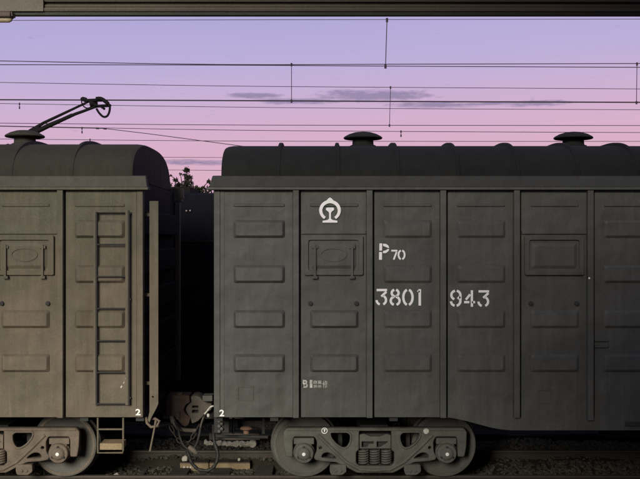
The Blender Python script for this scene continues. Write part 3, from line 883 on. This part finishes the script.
word('wagon_number', [('3', 376.6, 387, 289, 305.5, 2.3), ('8', 390, 400.2, 289, 305.5, 2.4), ('0', 402.6, 413.2, 289, 305.5, 2.4), ('1', 418.0, 423.6, 289, 305.5, 2.5)])
word('wagon_number', [('9', 450.6, 461.0, 290, 306.3, 2.4), ('4', 464.0, 475, 290, 306.6, 2.3), ('3', 478.4, 489.0, 290.3, 307, 2.3)])
word('wagon_type_number', [('7', 391.2, 397.4, 250, 259.6, 1.7), ('0', 398, 405, 250, 259.6, 1.8)])
# the stencilled P
pl = []
for L in ([(379.4, 243.4), (382.2, 243.4), (382, 250.6), (379.2, 250.6)], [(379.1, 252), (382, 252), (382, 259.7), (378.9, 259.7)],
          [(383, 243.6), (386, 243.9), (388.4, 245.6), (389.2, 247.9), (388, 248), (385.5, 246.8), (383, 245.9)],
          [(389.2, 249), (388.6, 251), (386, 253), (383, 253.2), (383, 250.9), (385.5, 250.4), (388, 248.9)]):
    pl.append(fillet([(PX(x), zy(y)) for x, y in L], 0.004, 2))
obj('wagon_type_letter', plate(pl, TY, TY + 0.0015), M['white'], right)
# railway emblem: open ring with a peak over a rail section
rg = []
for a in np.linspace(-57, 237, 40): rg.append((330 + 10.8 * math.cos(R(a)), 210.4 - 10.4 * math.sin(R(a))))
inn = []
for a in np.linspace(237, -57, 40): inn.append((330 + 7.7 * math.cos(R(a)), 210.7 - 7.4 * math.sin(R(a))))
rg = rg[:18] + [(331.7, 198.6), (330, 197.6), (328.3, 198.6)] + rg[22:]
loop1 = [(PX(x), zy(y)) for x, y in rg + inn]
rail_ = [(326.0, 208.3), (327, 207.6), (333, 207.6), (334.0, 208.3), (334.0, 210), (331.4, 212), (330.9, 213.5), (330.9, 218.6), (332.5, 220), (337.4, 220.8), (337.4, 222.7), (322.6, 222.7), (322.6, 220.8), (327.5, 220), (329.1, 218.6), (329.1, 213.5), (328.6, 212), (326, 210)]
loop2 = [(PX(x), zy(y)) for x, y in rail_]
obj('railway_emblem', plate([loop1, loop2], YB - 0.020, YB - 0.0155), M['white'], right)

def text(name, body, px, py, hpx, m, par, width=None, bold=0.0, y=TY):
    cu = bpy.data.curves.new('txt', 'FONT'); cu.body = body; cu.size = 1.0; cu.offset = bold
    tmp = bpy.data.objects.new('tmp', cu); COL.objects.link(tmp); bpy.context.view_layer.update()
    me = bpy.data.meshes.new_from_object(tmp.evaluated_get(bpy.context.evaluated_depsgraph_get()))
    COL.objects.unlink(tmp); bpy.data.objects.remove(tmp); bpy.data.curves.remove(cu)
    co = np.array([v.co for v in me.vertices]); lo_, hi_ = co.min(0), co.max(0)
    sz = hpx * S / (hi_[1] - lo_[1]); sx = (width * S / (hi_[0] - lo_[0])) if width else sz
    for v in me.vertices:
        v.co = (PX(px) + (v.co.x - lo_[0]) * sx, y, zy(py) + (v.co.y - lo_[1]) * sz)
    return obj(name, me, m, par)
text('data_lettering', 'B', 302.8, 387.6, 7.8, M['white_dim'], right, 5.0, 0.03)
text('data_lettering', '1', 309.8, 387.6, 7.8, M['white_dim'], right, 2.6, 0.03)
text('data_lettering', '自重', 313.6, 383.6, 3.3, M['white_dim'], right, 8, 0.01)
text('data_lettering', '换长', 313.6, 387.6, 3.0, M['white_dim'], right, 8, 0.01)
text('data_lettering', '修', 322.6, 387.6, 7.2, M['white_dim'], right, 5, 0.0)
text('end_number', '2', 219.6, 416.0, 6.6, M['white'], right, 4.8, 0.03, y=YB - 0.0145)
text('end_number', '2', 135.8, 415.0, 6.4, M['white'], left, 5.0, 0.03, y=YB - 0.0145)

# square card holders
for px0, py0, px1, py1 in ((237.5, 386, 253.5, 400.5), (537, 389, 552, 403)):
    me = plate([[(PX(px0), zy(py0)), (PX(px1), zy(py0)), (PX(px1), zy(py1)), (PX(px0), zy(py1))], [(PX(px0 + 1), zy(py0 + 1)), (PX(px0 + 1), zy(py1 - 1)), (PX(px1 - 1), zy(py1 - 1)), (PX(px1 - 1), zy(py0 + 1))]], YB - .010, YB - 0.001)
    obj('card_holder', me, M['paint_r'], right)
q = MB(); q.lathe((PX(588), YB - .055, zy(278)), [(0.006, 0), (0.012, 0.002), (0.012, 0.05)], 'y', 10)
obj('rivet_head', q, M['glint_white'], right)
q = MB(); q.box(PX(594), PX(607), YB - .04, YB - .001, zy(347), zy(345.3)); q.box(PX(594), PX(607), YB - .04, YB - .001, zy(340.7), zy(339))
obj('door_stop', q, M['paint_r'], right)

# ------------------------------------------------------------------ side ladder of the left wagon
q = MB(); q.box(PX(94.8), PX(97.1), YB - .075, YB - .050, zy(404), zy(210.5)); q.box(PX(126.6), PX(129.2), YB - .075, YB - .050, zy(404), zy(210.5)); q.box(PX(97.1), PX(126.6), YB - .074, YB - .052, zy(212.5), zy(210.6))
ld = obj('side_ladder', q, M['paint_l'], left, bevel=0.003)
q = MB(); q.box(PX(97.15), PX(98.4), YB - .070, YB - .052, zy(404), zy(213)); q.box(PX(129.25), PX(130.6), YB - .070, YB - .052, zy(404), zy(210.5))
obj('rail_shadow', q, M['under'], ld)  # dark strips beside the ladder rails, standing for their shadow lines
for k, py in enumerate((211.5, 244.5, 276.5, 308.2, 340.2, 371.8, 403)):
    q = MB(); q.tube([(PX(98), YB - .062, zy(py)), (PX(129.4), YB - .062, zy(py))], 0.010, 8)
    obj('rung', q, M['under'], ld, smooth=50)
for py in (214, 300, 398):
    for px in (97.2, 130.2):
        q = MB(); q.box(PX(px) - .014, PX(px) + .014, YB - .051, YB + .005, zy(py), zy(py) + .02); obj('ladder_bracket', q, M['paint_l'], ld)
# stirrup step
q = MB(); q.tube([(PX(97.5), YB + .02, zy(418)), (PX(97.5), YB + .02, zy(453)), (PX(122.5), YB + .02, zy(453)), (PX(123), YB + .02, zy(450)), (PX(123), YB + .02, zy(418))], 0.013, 8)
q.tube([(PX(97.5), YB + .02, zy(429.5)), (PX(123), YB + .02, zy(429.5))], 0.012, 8)
obj('stirrup_step', q, M['paint_l'], left, smooth=50)
q = MB(); q.box(PX(99), PX(121.5), YB + .04, YB + .30, zy(450.5), zy(444)); obj('step_tread', q, M['board'], left, bevel=.006)
me = plate([[(PX(120.3), zy(387)), (PX(121.8), zy(385)), (PX(122.6), zy(386.4)), (PX(121.2), zy(388.2))], [(PX(123.2), zy(383)), (PX(124.2), zy(381)), (PX(124.8), zy(381.4)), (PX(123.9), zy(383.6))], [(PX(125), zy(378.5)), (PX(126), zy(377)), (PX(126.4), zy(377.6)), (PX(125.5), zy(379))]], TY, TY + .002)
obj('chalk_mark', me, M['white_dim'], left)
# end ladder with a broad near rail
xa, xb = PX(149.2), PX(158)
pts = [(xa, zy(404)), (xa, zy(201)), (xb, zy(201)), (xb, zy(404)), (xb - .02, zy(408)), (PX(151), zy(418)), (PX(149), zy(423)), (PX(147.5), zy(420)), (PX(149.2), zy(412))]
el_ = obj('end_guard_rail', plate([pts, disc(PX(152.6), zy(397), 0.011, 8)], YB + 0.02, YB + 0.04, 0.002), M['paint_l'], left)
for z in (1.3, 2.4, 3.4):
    q = MB(); q.box(XL(7) - .0, xa, YB + .15, YB + .17, z, z + .04); q.box(xa, xa + 0.02, YB + .041, YB + .18, z, z + .04); obj('ladder_bracket', q, M['paint_l'], left)

# ------------------------------------------------------------------ couplers, hoses and uncoupling gear
Sc = YC / F
def K(px, py, dy=0.0): return ((px - CX) * (YC + dy) / F, YC + dy, H + (CY - py) * (YC + dy) / F)
def K2(L, dy=0.0): return [(K(x, y, dy)[0], K(x, y, dy)[2]) for x, y in L]
q = plate([fillet(K2([(167, 395), (189.5, 395), (190.5, 402), (186.5, 404), (184, 409), (186, 413.5), (191, 417), (189, 424.5), (184.5, 426.5), (180, 422), (176.5, 417), (166.5, 414.5)], -.16), 0.02, 2)], YC - .2, YC + .14, 0.012)
cl = obj('coupler_head', q, M['rust_brown'], left, smooth=40)
q = MB(); q.box(PX(143), K(170, 400)[0], YC - .09, YC + .09, .62, .84); obj('coupler_shank', q, M['under'], left, bevel=.01)
q = MB(); q.tube([K(180, 396, -.1), K(180, 392.5, -.1)], 0.05, 10); q.tube([K(178, 412, -.2), K(178, 419, -.2)], 0.035, 10)
obj('knuckle_pin', q, M['rust_brown'], cl, smooth=40)
q = plate([fillet(K2([(190.8, 396), (196, 395), (201, 397), (203, 401), (212, 403), (212, 409), (205, 414), (198, 421), (192, 423.5), (190.8, 418), (187.5, 413), (185.6, 409), (188, 404.6), (191.8, 402)], -.22), 0.02, 2),
           fillet(K2([(192.5, 405.4), (198.5, 405.4), (198.5, 407.8), (192.5, 407.8)], -.22), .008, 2), fillet(K2([(192.5, 409.6), (198.5, 409.6), (198.5, 412.6), (192.5, 412.6)], -.22), .008, 2)], YC - .25, YC + .1, 0.012)
cr_ = obj('coupler_head', q, M['coupler_grey'], right, smooth=40)
q = MB(); q.box(K(191, 0)[0], K(200, 0)[0], YC - .15, YC + .05, .6, .8); obj('coupler_core', q, M['under'], cr_)
q = MB(); q.box(K(203, 0)[0], PX(235), YC - .1, YC + .1, .62, .84); obj('coupler_shank', q, M['under'], right, bevel=.01)
q = MB(); q.add(*((lambda a, b, y0, y1, z0, z1: ([(a, y0, z0), (b, y0, z0), (b, y1, z0), (a, y1, z0), (a, y0, z1), (b, y0, z1), (b, y1, z1), (a, y1, z1)], [(0, 3, 2, 1), (4, 5, 6, 7), (0, 1, 5, 4), (1, 2, 6, 5), (2, 3, 7, 6), (3, 0, 4, 7)]))(K(202.5, 0, -.4)[0], K(212.5, 0, -.4)[0], YC - .42, YC - .2, K(0, 401, -.4)[2], K(0, 395.5, -.4)[2])))
obj('striker_plate', q, M['cast_r'], right, bevel=.006)
# lower carrier strap beneath the left head
q = MB(); q.tube([K(171, 416, -.3), K(173, 421, -.3), K(178, 428, -.3), K(184, 430, -.3), K(196, 430.5, -.3)], [0.03, 0.036, 0.034, 0.03, 0.028], 8)
obj('carrier_strap', q, M['coupler_grey'], left, smooth=50)
# brake hoses
def smooth_path(P_, n=6):
    P_ = [Vector(p_) for p_ in P_]; out = []
    for i in range(len(P_) - 1):
        p0 = P_[max(0, i - 1)]; p1 = P_[i]; p2 = P_[i + 1]; p3 = P_[min(len(P_) - 1, i + 2)]
        for k in range(n):
            u = k / n
            out.append(0.5 * ((2 * p1) + (p2 - p0) * u + (2 * p0 - 5 * p1 + 4 * p2 - p3) * u * u + (3 * p1 - p0 - 3 * p2 + p3) * u ** 3))
    out.append(P_[-1]); return out
q = MB(); q.tube(smooth_path([K(175, 421, -.35), K(178, 428, -.42), K(180, 437, -.48), K(183.5, 445, -.5), K(189, 450, -.5), K(192, 455, -.5)]), 0.017, 8)
h = obj('brake_hose', q, M['rubber'], left, smooth=60)
q = MB(); q.tube(smooth_path([K(207.5, 411, -.35), K(204, 417, -.42), K(201, 425, -.46), K(199, 436, -.5), K(196, 445, -.5), K(191.5, 450.5, -.5)]), 0.019, 8)
h = obj('brake_hose', q, M['rubber'], right, smooth=60)
q = MB(); q.tube([K(189, 446.5, -.53), K(193, 450, -.54), K(196.5, 453, -.53)], [0.030, 0.04, 0.026], 8)
obj('hose_coupling', q, M['coupler_grey'], h, smooth=60)
q = MB(); q.tube(smooth_path([K(213.6, 405.8, -.5), K(210.5, 407, -.5), K(207.5, 410.5, -.5), K(204.5, 414, -.5)]), [0.012] * 18 + [0.016], 8)
q.lathe(K(208.3, 415, -.52), [(0.006, -0.03), (0.019, -0.02), (0.02, 0.01), (0.008, 0.022)], 'z', 10)
obj('angle_cock_handle', q, M['white_dim'], right, smooth=50)
q = MB(); q.tube(smooth_path([K(203.5, 417, -.55), K(202, 421, -.55), K(200.5, 427, -.55)]), 0.010, 8)
obj('hose_ferrule', q, M['coupler_grey'], right, smooth=60)
q = MB(); q.tube(smooth_path([K(187, 449, -.3), K(189, 456, -.3), K(192, 463, -.3), K(198, 469, -.3), K(207, 470.5, -.3), K(213.5, 467, -.3), K(217, 460.5, -.3), K(217.5, 452, -.25), K(214, 440, -.2), K(213, 425, -.1)]), [0.024 + .003 * math.sin(k * 1.3) for k in range(55)], 10)
obj('drooping_hose', q, M['rubber'], right, smooth=60)
# slack chain under the left coupler
cp = [Vector(K(170 + 3.6 * k, 420 + 24 * math.sin(math.pi * (k + .6) / 9.2), -.38)) for k in range(9)]
for k in range(8):
    a_, b_ = cp[k], cp[k + 1]; d_ = (b_ - a_).normalized(); sd_ = Vector((0, 1, 0)) if k % 2 else d_.cross(Vector((0, 1, 0))).normalized()
    c_ = (a_ + b_) / 2; hl = (b_ - a_).length * .62
    q = MB(); q.tube([c_ + d_ * hl * math.cos(u) + sd_ * .022 * math.sin(u) for u in np.linspace(0, 2 * math.pi, 11)[:-1]], .008, 5, True)
    obj('chain_link', q, M['rail'], left, smooth=60)
# uncoupling lever at the left wagon's end
q = MB(); q.tube([K(146, 417, -1.5), K(147, 423, -1.5), K(151, 427, -1.5), K(157, 426, -1.5), K(159.5, 421, -1.5), K(155, 418.5, -1.5), K(150, 419, -1.5)], 0.018, 8)
lv = obj('lever_bracket', q, M['cast_l'], left, smooth=50)
q = MB(); q.tube([K(156, 420, -1.52), K(154.5, 428, -1.52), K(150, 451, -1.52)], [0.016, 0.012, 0.013], 8); obj('uncoupling_lever', q, M['cast_l'], left, smooth=50)
q = MB(); q.tube([K(158, 426.5, -1.4), K(163, 425.5, -1.0), K(172, 424, -.5)], 0.014, 8); obj('lever_rod', q, M['coupler_grey'], left, smooth=50)
# equipment under the right wagon's end
def ubox(name, px0, px1, py0, py1, dy, dep, m, par=right, bevel=.006):
    a = K(px0, py1, dy); b = K(px1, py0, dy); q = MB(); q.box(a[0], b[0], YC + dy, YC + dy + dep, a[2], b[2]); return obj(name, q, m, par, bevel=bevel)
ubox('end_beam', 209, 260, 433.5, 440, .1, .12, M['rail'])
ubox('end_plate', 214, 229, 418, 433, -1.2, .06, M['under'])
ubox('hanger', 232, 234.5, 418.2, 434, -1.0, .05, M['under'])
ubox('hanger', 262, 265, 418.2, 434, -.7, .05, M['under'])
ubox('air_tank_bracket', 236, 262, 421, 428, -.6, .1, M['under'])
q = MB(); q.tube([K(216, 436, -.8), K(268, 437, -.8)], 0.022, 8); obj('brake_pipe', q, M['under'], right, smooth=50)
q = MB(); c_ = K(246.3, 430, -.9); q.lathe(c_, [(0.035, -.045), (0.04, -.02), (0.03, 0.0), (0.075, 0.008), (0.085, 0.02), (0.07, 0.04), (0.03, 0.052)], 'z', 16)
obj('valve_handwheel', q, M['orange'], right, smooth=50)
for k in range(5):
    q = MB(); q.lathe(K(219 + (k % 2) * 2.5, 421 + k * 2.6, -1.25), [(0.01, 0), (0.02, 0.004), (0.02, 0.02)], 'y', 8)
    obj('plate_bolt', q, M['cast_r'], right)
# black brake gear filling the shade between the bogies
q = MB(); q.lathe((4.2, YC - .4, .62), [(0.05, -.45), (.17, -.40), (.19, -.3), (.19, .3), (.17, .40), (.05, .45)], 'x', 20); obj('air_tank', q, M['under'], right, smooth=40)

# ================================================================== things lying by the track
def lump(name, c, sx, sy, sz, m, seed, label, cat, group=None):
    r = np.random.default_rng(seed); v, f = rock(seed)
    q = MB(); q.add([(c[0] + p_[0] * sx, c[1] + p_[1] * sy, c[2] + p_[2] * sz) for p_ in v], [tuple(x) for x in f])
    return tag(obj(name, q, m, None, bevel=min(sx, sz) * .15), label, cat, group)
a = W(185, 458.5, 13.75); lump('stone', (a.x, a.y, a.z), .040, .035, .035, M['pale_stone'], 21, 'pale pointed stone above the left ochre board, left of the hoses', 'stone', 'pale stones by the track')
a = W(239, 459.5, 13.80); lump('stone', (a.x, a.y, a.z), .020, .02, .022, M['pale_stone'], 22, 'small white stone above the right ochre board', 'stone', 'pale stones by the track')
for i, (px, py, s_, lb) in enumerate([(551, 449, .028, 'white stone on the ballast under the right wagon, right of its bogie'), (117, 475.5, .045, 'large pale stone at the bottom edge below the stirrup step'),
                                      (107, 476.5, .035, 'pale stone at the bottom edge, just left of the large pale one'), (132, 477, .03, 'flat pale stone at the bottom edge right of the stirrup step'),
                                      (526, 478, .026, 'lone pale stone at the bottom edge under the right wagon')]):
    Yg = 13.3 if py > 470 else (H - GB) * F / (py - CY)
    a = W(px, py, Yg); lump('stone', (a.x, a.y, a.z), s_, s_ * .8, s_ * .7, M['pale_stone'], 30 + i, lb, 'stone', 'pale stones by the track')
# ochre boards
for (x0, x1, lb) in ((180, 208.6, 'ochre wooden board with white paint marks lying left, under the couplers'), (209.4, 250, 'plain ochre wooden board lying right, under the wagon end')):
    yy = 13.86
    q = MB(); A_ = W(x0, 473.4, yy); B_ = W(x1, 463.0, yy); q.box(A_.x, B_.x, yy, yy + .16, A_.z, B_.z)
    th = thing('track_board', lb, 'board', ((A_.x + B_.x) / 2, yy, A_.z), 'ochre boards between the rails')
    obj('board', q, M['board'], th, bevel=.006)
    q = MB(); q.box(A_.x + .004, B_.x - .004, yy - .012, yy + .17, B_.z + .0005, B_.z + .016); obj('top_strip', q, M['rail'], th, bevel=.003)
    if x0 < 200:
        for px in (184, 187.5, 190.5, 193.5):
            c_ = W(px, 467.0, yy - .002); me = plate([[(c_.x - .014, c_.z - .012), (c_.x + .010, c_.z - .014), (c_.x + .014, c_.z + .006), (c_.x - .004, c_.z + .016)]], yy - .004, yy - .0005)
            obj('paint_mark', me, M['white_dim'], th)
# crumpled roll of tarpaulin
q = MB(); pts = []; rs = []
r_ = np.random.default_rng(8)
for k in range(26):
    c_ = W(204 + k * 1.85, 444.2 + r_.normal(0, .5), 15.0); pts.append(c_); rs.append(0.048 * r_.uniform(.65, 1.25) * (0.5 if k in (0, 25) else 1))
q.tube(pts, rs, 9)
for v_i in range(len(q.v)):
    x, y, z = q.v[v_i]; q.v[v_i] = (x, y + r_.normal(0, .008), z + r_.normal(0, .009))
tp = thing('tarpaulin_roll', 'crumpled pale tarpaulin roll lying on the ballast under the right wagon end', 'tarpaulin', (W(228, 444, 15).x, 15, GB))
obj('cloth', q, M['tarp'], tp)
q = MB(); c_ = W(252.5, 444, 14.95); q.lathe((c_.x, c_.y, c_.z), [(.02, 0), (.055, .0), (.062, .01), (.062, .05), (.05, .06)], 'y', 14); obj('core_end', q, M['tarp'], tp, smooth=40)

# ================================================================== dark locomotive on the next track, with its pantograph
YL = 18.42
loco = thing('electric_locomotive', 'dark electric locomotive behind the wagons with its pantograph half raised at left', 'locomotive', (-2, YL, 0))
zr = 3.95
def pr(y0, z0, y1, z1): return [(YL - y0, z0), (YL - y0, z1 - .2), (YL - y0 + .12, z1 - .05), (YL - y0 + .4, z1), (YL + y0 - .4, z1), (YL + y0 - .12, z1 - .05), (YL + y0, z1 - .2), (YL + y0, z0)]
q = MB(); q.prism_x(pr(1.5, 0.9, 0, zr), -17, 13); obj('body', q, M['loco'], loco)
q = MB(); q.box(-16.8, 12.8, YL - 1.42, YL + 1.42, -.05, .9); obj('skirt', q, M['loco_dark'], loco)
for k in range(12):
    x = -15.5 + 2.4 * k
    q = MB(); q.box(x, x + 1.3, YL - 1.515, YL - 1.49, 2.3, 3.0); wd = obj('window', q, M['glass_dark'], loco)
    for zz_ in (2.27, 3.0):
        q = MB(); q.box(x - .03, x + 1.33, YL - 1.53, YL - 1.49, zz_, zz_ + .03); obj('frame', q, M['loco_dark'], wd)
q = MB(); q.box(-17, 13, YL - 1.535, YL - 1.501, 3.06, 3.11); obj('waist_rail', q, M['loco_dark'], loco)
q = MB(); q.box(-17, 13, YL - 1.52, YL - 1.501, 1.55, 1.62); obj('lower_rail', q, M['loco_dark'], loco)
# roof gear in the gap
def L(px, py, dy=0.0): return tuple(W(px, py, YL + dy))
q = MB(); q.box(L(172, 0)[0], L(197, 0)[0], YL - .9, YL + .3, zr, L(0, 184)[2] - .10); obj('roof_box', q, M['loco_dark'], loco, bevel=.02)
for px, py in ((182, 192.6), (186.3, 210.8), (190, 210.6)):
    c_ = W(px, py, YL - 1.54); q = MB(); q.lathe(tuple(c_), [(0.006, 0), (0.013, .004), (0.013, .03)], 'y', 10); obj('marker_stud', q, M['porcelain'], loco)
# pantograph
def T(px, py, dy=0.0): return W(px, py, YL + dy)
q = MB()
for dy in (-.35, .35):
    q.tube([T(6, 138, dy) - Vector((0, 0, .15)), T(40, 138, dy) - Vector((0, 0, .15))], 0.03, 8)
for px in (8, 38):
    q.tube([T(px, 140, -.35) - Vector((0, 0, .1)), T(px, 140, .35) - Vector((0, 0, .1))], 0.03, 8)
    for dy in (-.35, .35):
        a_ = T(px, 141, dy) - Vector((0, 0, .1)); q.lathe((a_.x, a_.y, zr), [(.08, 0), (.05, .1), (.09, .2), (.05, .3), (.09, .4), (.05, .5), (.05, a_.z - zr)], 'z', 12)
pb = obj('pantograph_base', q, M['loco_dark'], loco, smooth=50)
q = MB()
q.tube([T(26, 133.5, .22), T(44, 122.8, .18), T(89, 101.5, .12)], [0.040, 0.030, 0.021], 8)
obj('pantograph_arm', q, M['loco_dark'], pb, smooth=50)
q = MB()
q.tube([T(32, 134, -.2), T(48, 126.0, -.2), T(75, 114.2, -.2), T(97, 106.4, -.14)], [0.045, 0.046, 0.030, 0.024], 8)
q.tube([T(48, 125.2, -.1), T(72, 114.2, -.1)], 0.018, 6)
q.tube([T(26, 135.5, .1), T(40, 128, .1)], 0.06, 8)
obj('pantograph_arm', q, M['loco_dark'], pb, smooth=50)
hd = MB()
hd.tube(smooth_path([T(82, 99.0, .5), T(87, 101.0, .3), T(94, 100.5, 0), T(99, 100, -.3)]), 0.036, 8)
hd.tube([T(87, 100.6, .1), T(104, 100.0, -.3)], 0.034, 8)
hd.tube([T(92, 106.5, .1), T(110, 105.6, -.5)], 0.030, 8)
hd.tube([T(90, 103.5, 0), T(97, 102.5, 0)], 0.07, 8)
hd.tube([T(95, 105, -.2), T(100, 106.5, -.3), T(104.5, 109, -.35)], [0.028, .014, .024], 8)
ph = obj('collector_head', hd, M['loco_dark'], pb, smooth=50)
q = MB(); q.tube(smooth_path([T(96, 98.8, -.5), T(101, 98.8, -.5), T(106, 102, -.5), T(109.6, 105.8, -.5), T(109.4, 111.5, -.5), T(107.2, 116, -.5), T(103.4, 116.8, -.5), T(99.3, 113.2, -.5), T(96.4, 108.6, -.5)]), [0.036] * 16 + [0.021] * 33, 8)
obj('collector_horn', q, M['loco_dark'], ph, smooth=60)
q = MB(); q.tube(smooth_path([T(86.5, 99.6, .5), T(82.4, 98.6, .5), T(81.6, 101, .5), T(82.6, 105, .5), T(86, 108, .5), T(90, 107.6, .5), T(92, 104.5, .4)]), [0.034] * 7 + [0.013] * 30, 8)
obj('collector_horn', q, M['loco_dark'], ph, smooth=60)

# ================================================================== tree behind, its top just over the locomotive roof
M['bark'] = material('dark bark', (0.03, 0.024, 0.018), rough=0.9, streak=0, speck=0.2, spec=0.1)
M['leaf'] = material('dark green leaves', (0.016, 0.02, 0.011), (0.025, 0.026, 0.014), amt=0.8, rough=0.7, streak=0, speck=0, bump=0, blotch=6, spec=0.1)
YT = 24.5
tr = thing('broadleaf_tree', 'dark ragged treetop showing in the gap between the wagons', 'tree', (W(186, 0, YT).x, YT, -.42))
q = MB(); base_ = Vector((W(186, 0, YT).x, YT, -.42)); rt_ = np.random.default_rng(11)
top_ = W(186, 205, YT)
q.tube([base_, base_ + Vector((.08, 0, 1.5)), base_ + Vector((-.05, .1, 3.0)), top_], [.16, .12, .09, .06], 8)
tips = [(186.5, 170.2, .09, 110), (184.5, 175, .05, 30), (189, 178, .11, 130), (187, 184, .16, 200), (175.5, 180, .07, 55), (171, 175.5, .035, 14), (178, 185, .10, 90), (180.5, 174, .04, 16), (168, 185, .11, 90),
        (163, 181, .16, 200), (208.5, 181.5, .06, 45), (213, 185, .10, 100), (203, 188, .07, 60), (196, 189, .10, 100), (150, 180, .2, 200), (225, 182, .2, 200)]
lv_ = MB()
for (px, py, rad, n) in tips:
    e = W(px, py, YT + rt_.uniform(-.4, .4)); mid = (top_ + e) / 2 + Vector((rt_.uniform(-.15, .15), 0, rt_.uniform(-.1, .1)))
    q.tube([top_, mid, e], [.035, .022, .008], 5)
    for k in range(int(n * 1.6)):
        d_ = Vector(rt_.normal(0, 1, 3)); d_ = d_ / max(.3, d_.length) * rad * rt_.uniform(.1, 1.15) ** .6
        if rt_.random() < .5: d_.z *= .5
        c_ = e + d_; u_ = Vector(rt_.normal(0, 1, 3)).normalized(); v_ = u_.orthogonal().normalized(); sz = rt_.uniform(.018, .034)
        lv_.add([c_ - u_ * sz, c_ + v_ * sz * .5, c_ + u_ * sz, c_ - v_ * sz * .5], [(0, 1, 2, 3)])
# thick lower crown, hidden by the locomotive, ragged towards the top
for k in range(5200):
    c_ = Vector((base_.x + rt_.normal(0, 1.3), YT + rt_.normal(0, .7), 4.0 + rt_.normal(0, .42)))
    if c_.z > H + (CY - 186) * c_.y / F + .05 * math.sin(c_.x * 9): continue
    u_ = Vector(rt_.normal(0, 1, 3)).normalized(); v_ = u_.orthogonal().normalized(); sz = rt_.uniform(.04, .07)
    lv_.add([c_ - u_ * sz, c_ + v_ * sz * .5, c_ + u_ * sz, c_ - v_ * sz * .5], [(0, 1, 2, 3)])
obj('trunk', q, M['bark'], tr, smooth=60); obj('crown', lv_, M['leaf'], tr)

# ================================================================== overhead wires
def wire_pts(ys, d, pxs=(0, 220, 420, 640)):
    P_ = [W(a, b, d) for a, b in zip(pxs, ys)]
    s0_ = (P_[1] - P_[0]) / (P_[1].x - P_[0].x); s1_ = (P_[-1] - P_[-2]) / (P_[-1].x - P_[-2].x)
    P_ = [P_[0] + s0_ * (-30)] + smooth_path(P_, 4) + [P_[-1] + s1_ * 30]
    return P_
def zat(ys, px, pxs=(0, 220, 420, 640)): return float(np.interp(px, pxs, ys))
def line(label, top, bot, d, droppers, rt=.010, rb=.012):
    rt *= .78; rb *= .78
    pxs = (0, 220, 420, 640)
    th = thing('overhead_line', label, 'overhead wire', (0, d, 6.3), 'overhead line wires')
    if top is not None:
        q = MB(); q.tube(wire_pts(top, d), rt, 5); obj('messenger_wire', q, M['wire'], th)
    if bot is not None:
        q = MB(); q.tube(wire_pts(bot, d), rb, 5); obj('contact_wire', q, M['wire'], th)
    for (px, y0, y1, lean) in droppers:
        q = MB(); q.tube([W(px, y0, d), W(px + lean, y1, d)], .0085, 5)
        for (a, b) in ((px, y0), (px + lean, y1)):
            c_ = W(a, b, d); q.tube([c_ - Vector((0, 0, .045)), c_ + Vector((0, 0, .03))], .022, 6)
        obj('dropper', q, M['wire'], th)
line('highest pair of overhead wires, its dropper right of centre', (20.5, 20, 19.6, 19.2), (64.8, 65.2, 66.4, 67.4), 18.2, [(387, 19.8, 66.2, -1.5)], .007, .010)
line('overhead wire pair with long droppers left of centre and at the right edge', (61, 64.6, 64.2, 63.6), (99.8, 100.6, 101.6, 102.4), 23.2, [(291.5, 64.4, 101, 0), (637, 63.8, 102.4, -.5)], .013, .021)
line('thin overhead wire pair whose one dropper stands right of centre over the cloud', (82.5, 86, 87.6, 89), (123.2, 125, 125.4, 125.6), 27.5, [(390.5, 87.4, 125.3, -1)], .011, .012)
line('thin lower overhead wire pair with short clips near the pantograph', (103.6, 107, 108.8, 109.8), (126, 130, 131.6, 132.6), 29.2, [(19.5, 103.8, 107.5, 0), (82, 128, 132, 0), (401, 131.5, 135.5, 0)], .011, .012)
line('single faint overhead wire just above the wagon roofs', None, (139, 141, 141.4, 141.4), 31.5, [(90, 139.6, 143, 0)], .01, .012)
line('faint low overhead wire pair seen through the gap between the wagons', (156, 157.6, 158, 158), (168.5, 170.4, 171, 171), 41.0, [], .013, .013)
th = thing('overhead_line', 'slanting overhead wire running down to the right above the left wagon roof', 'overhead wire', (-6, 30, 6.3), 'overhead line wires')
q = MB(); q.tube([W(-400, 118, 30), W(95, 128.3, 30), W(106, 128.7, 30), W(150, 134, 30), W(222, 143.5, 30), W(420, 170, 30)], .011, 5); obj('contact_wire', q, M['wire'], th)
q = MB(); q.tube([W(96, 128.3, 30), W(99, 128.5, 30)], .028, 6); q.tube([W(103.5, 128.6, 30), W(106.5, 128.8, 30)], .028, 6); obj('wire_clamp', q, M['wire'], th)
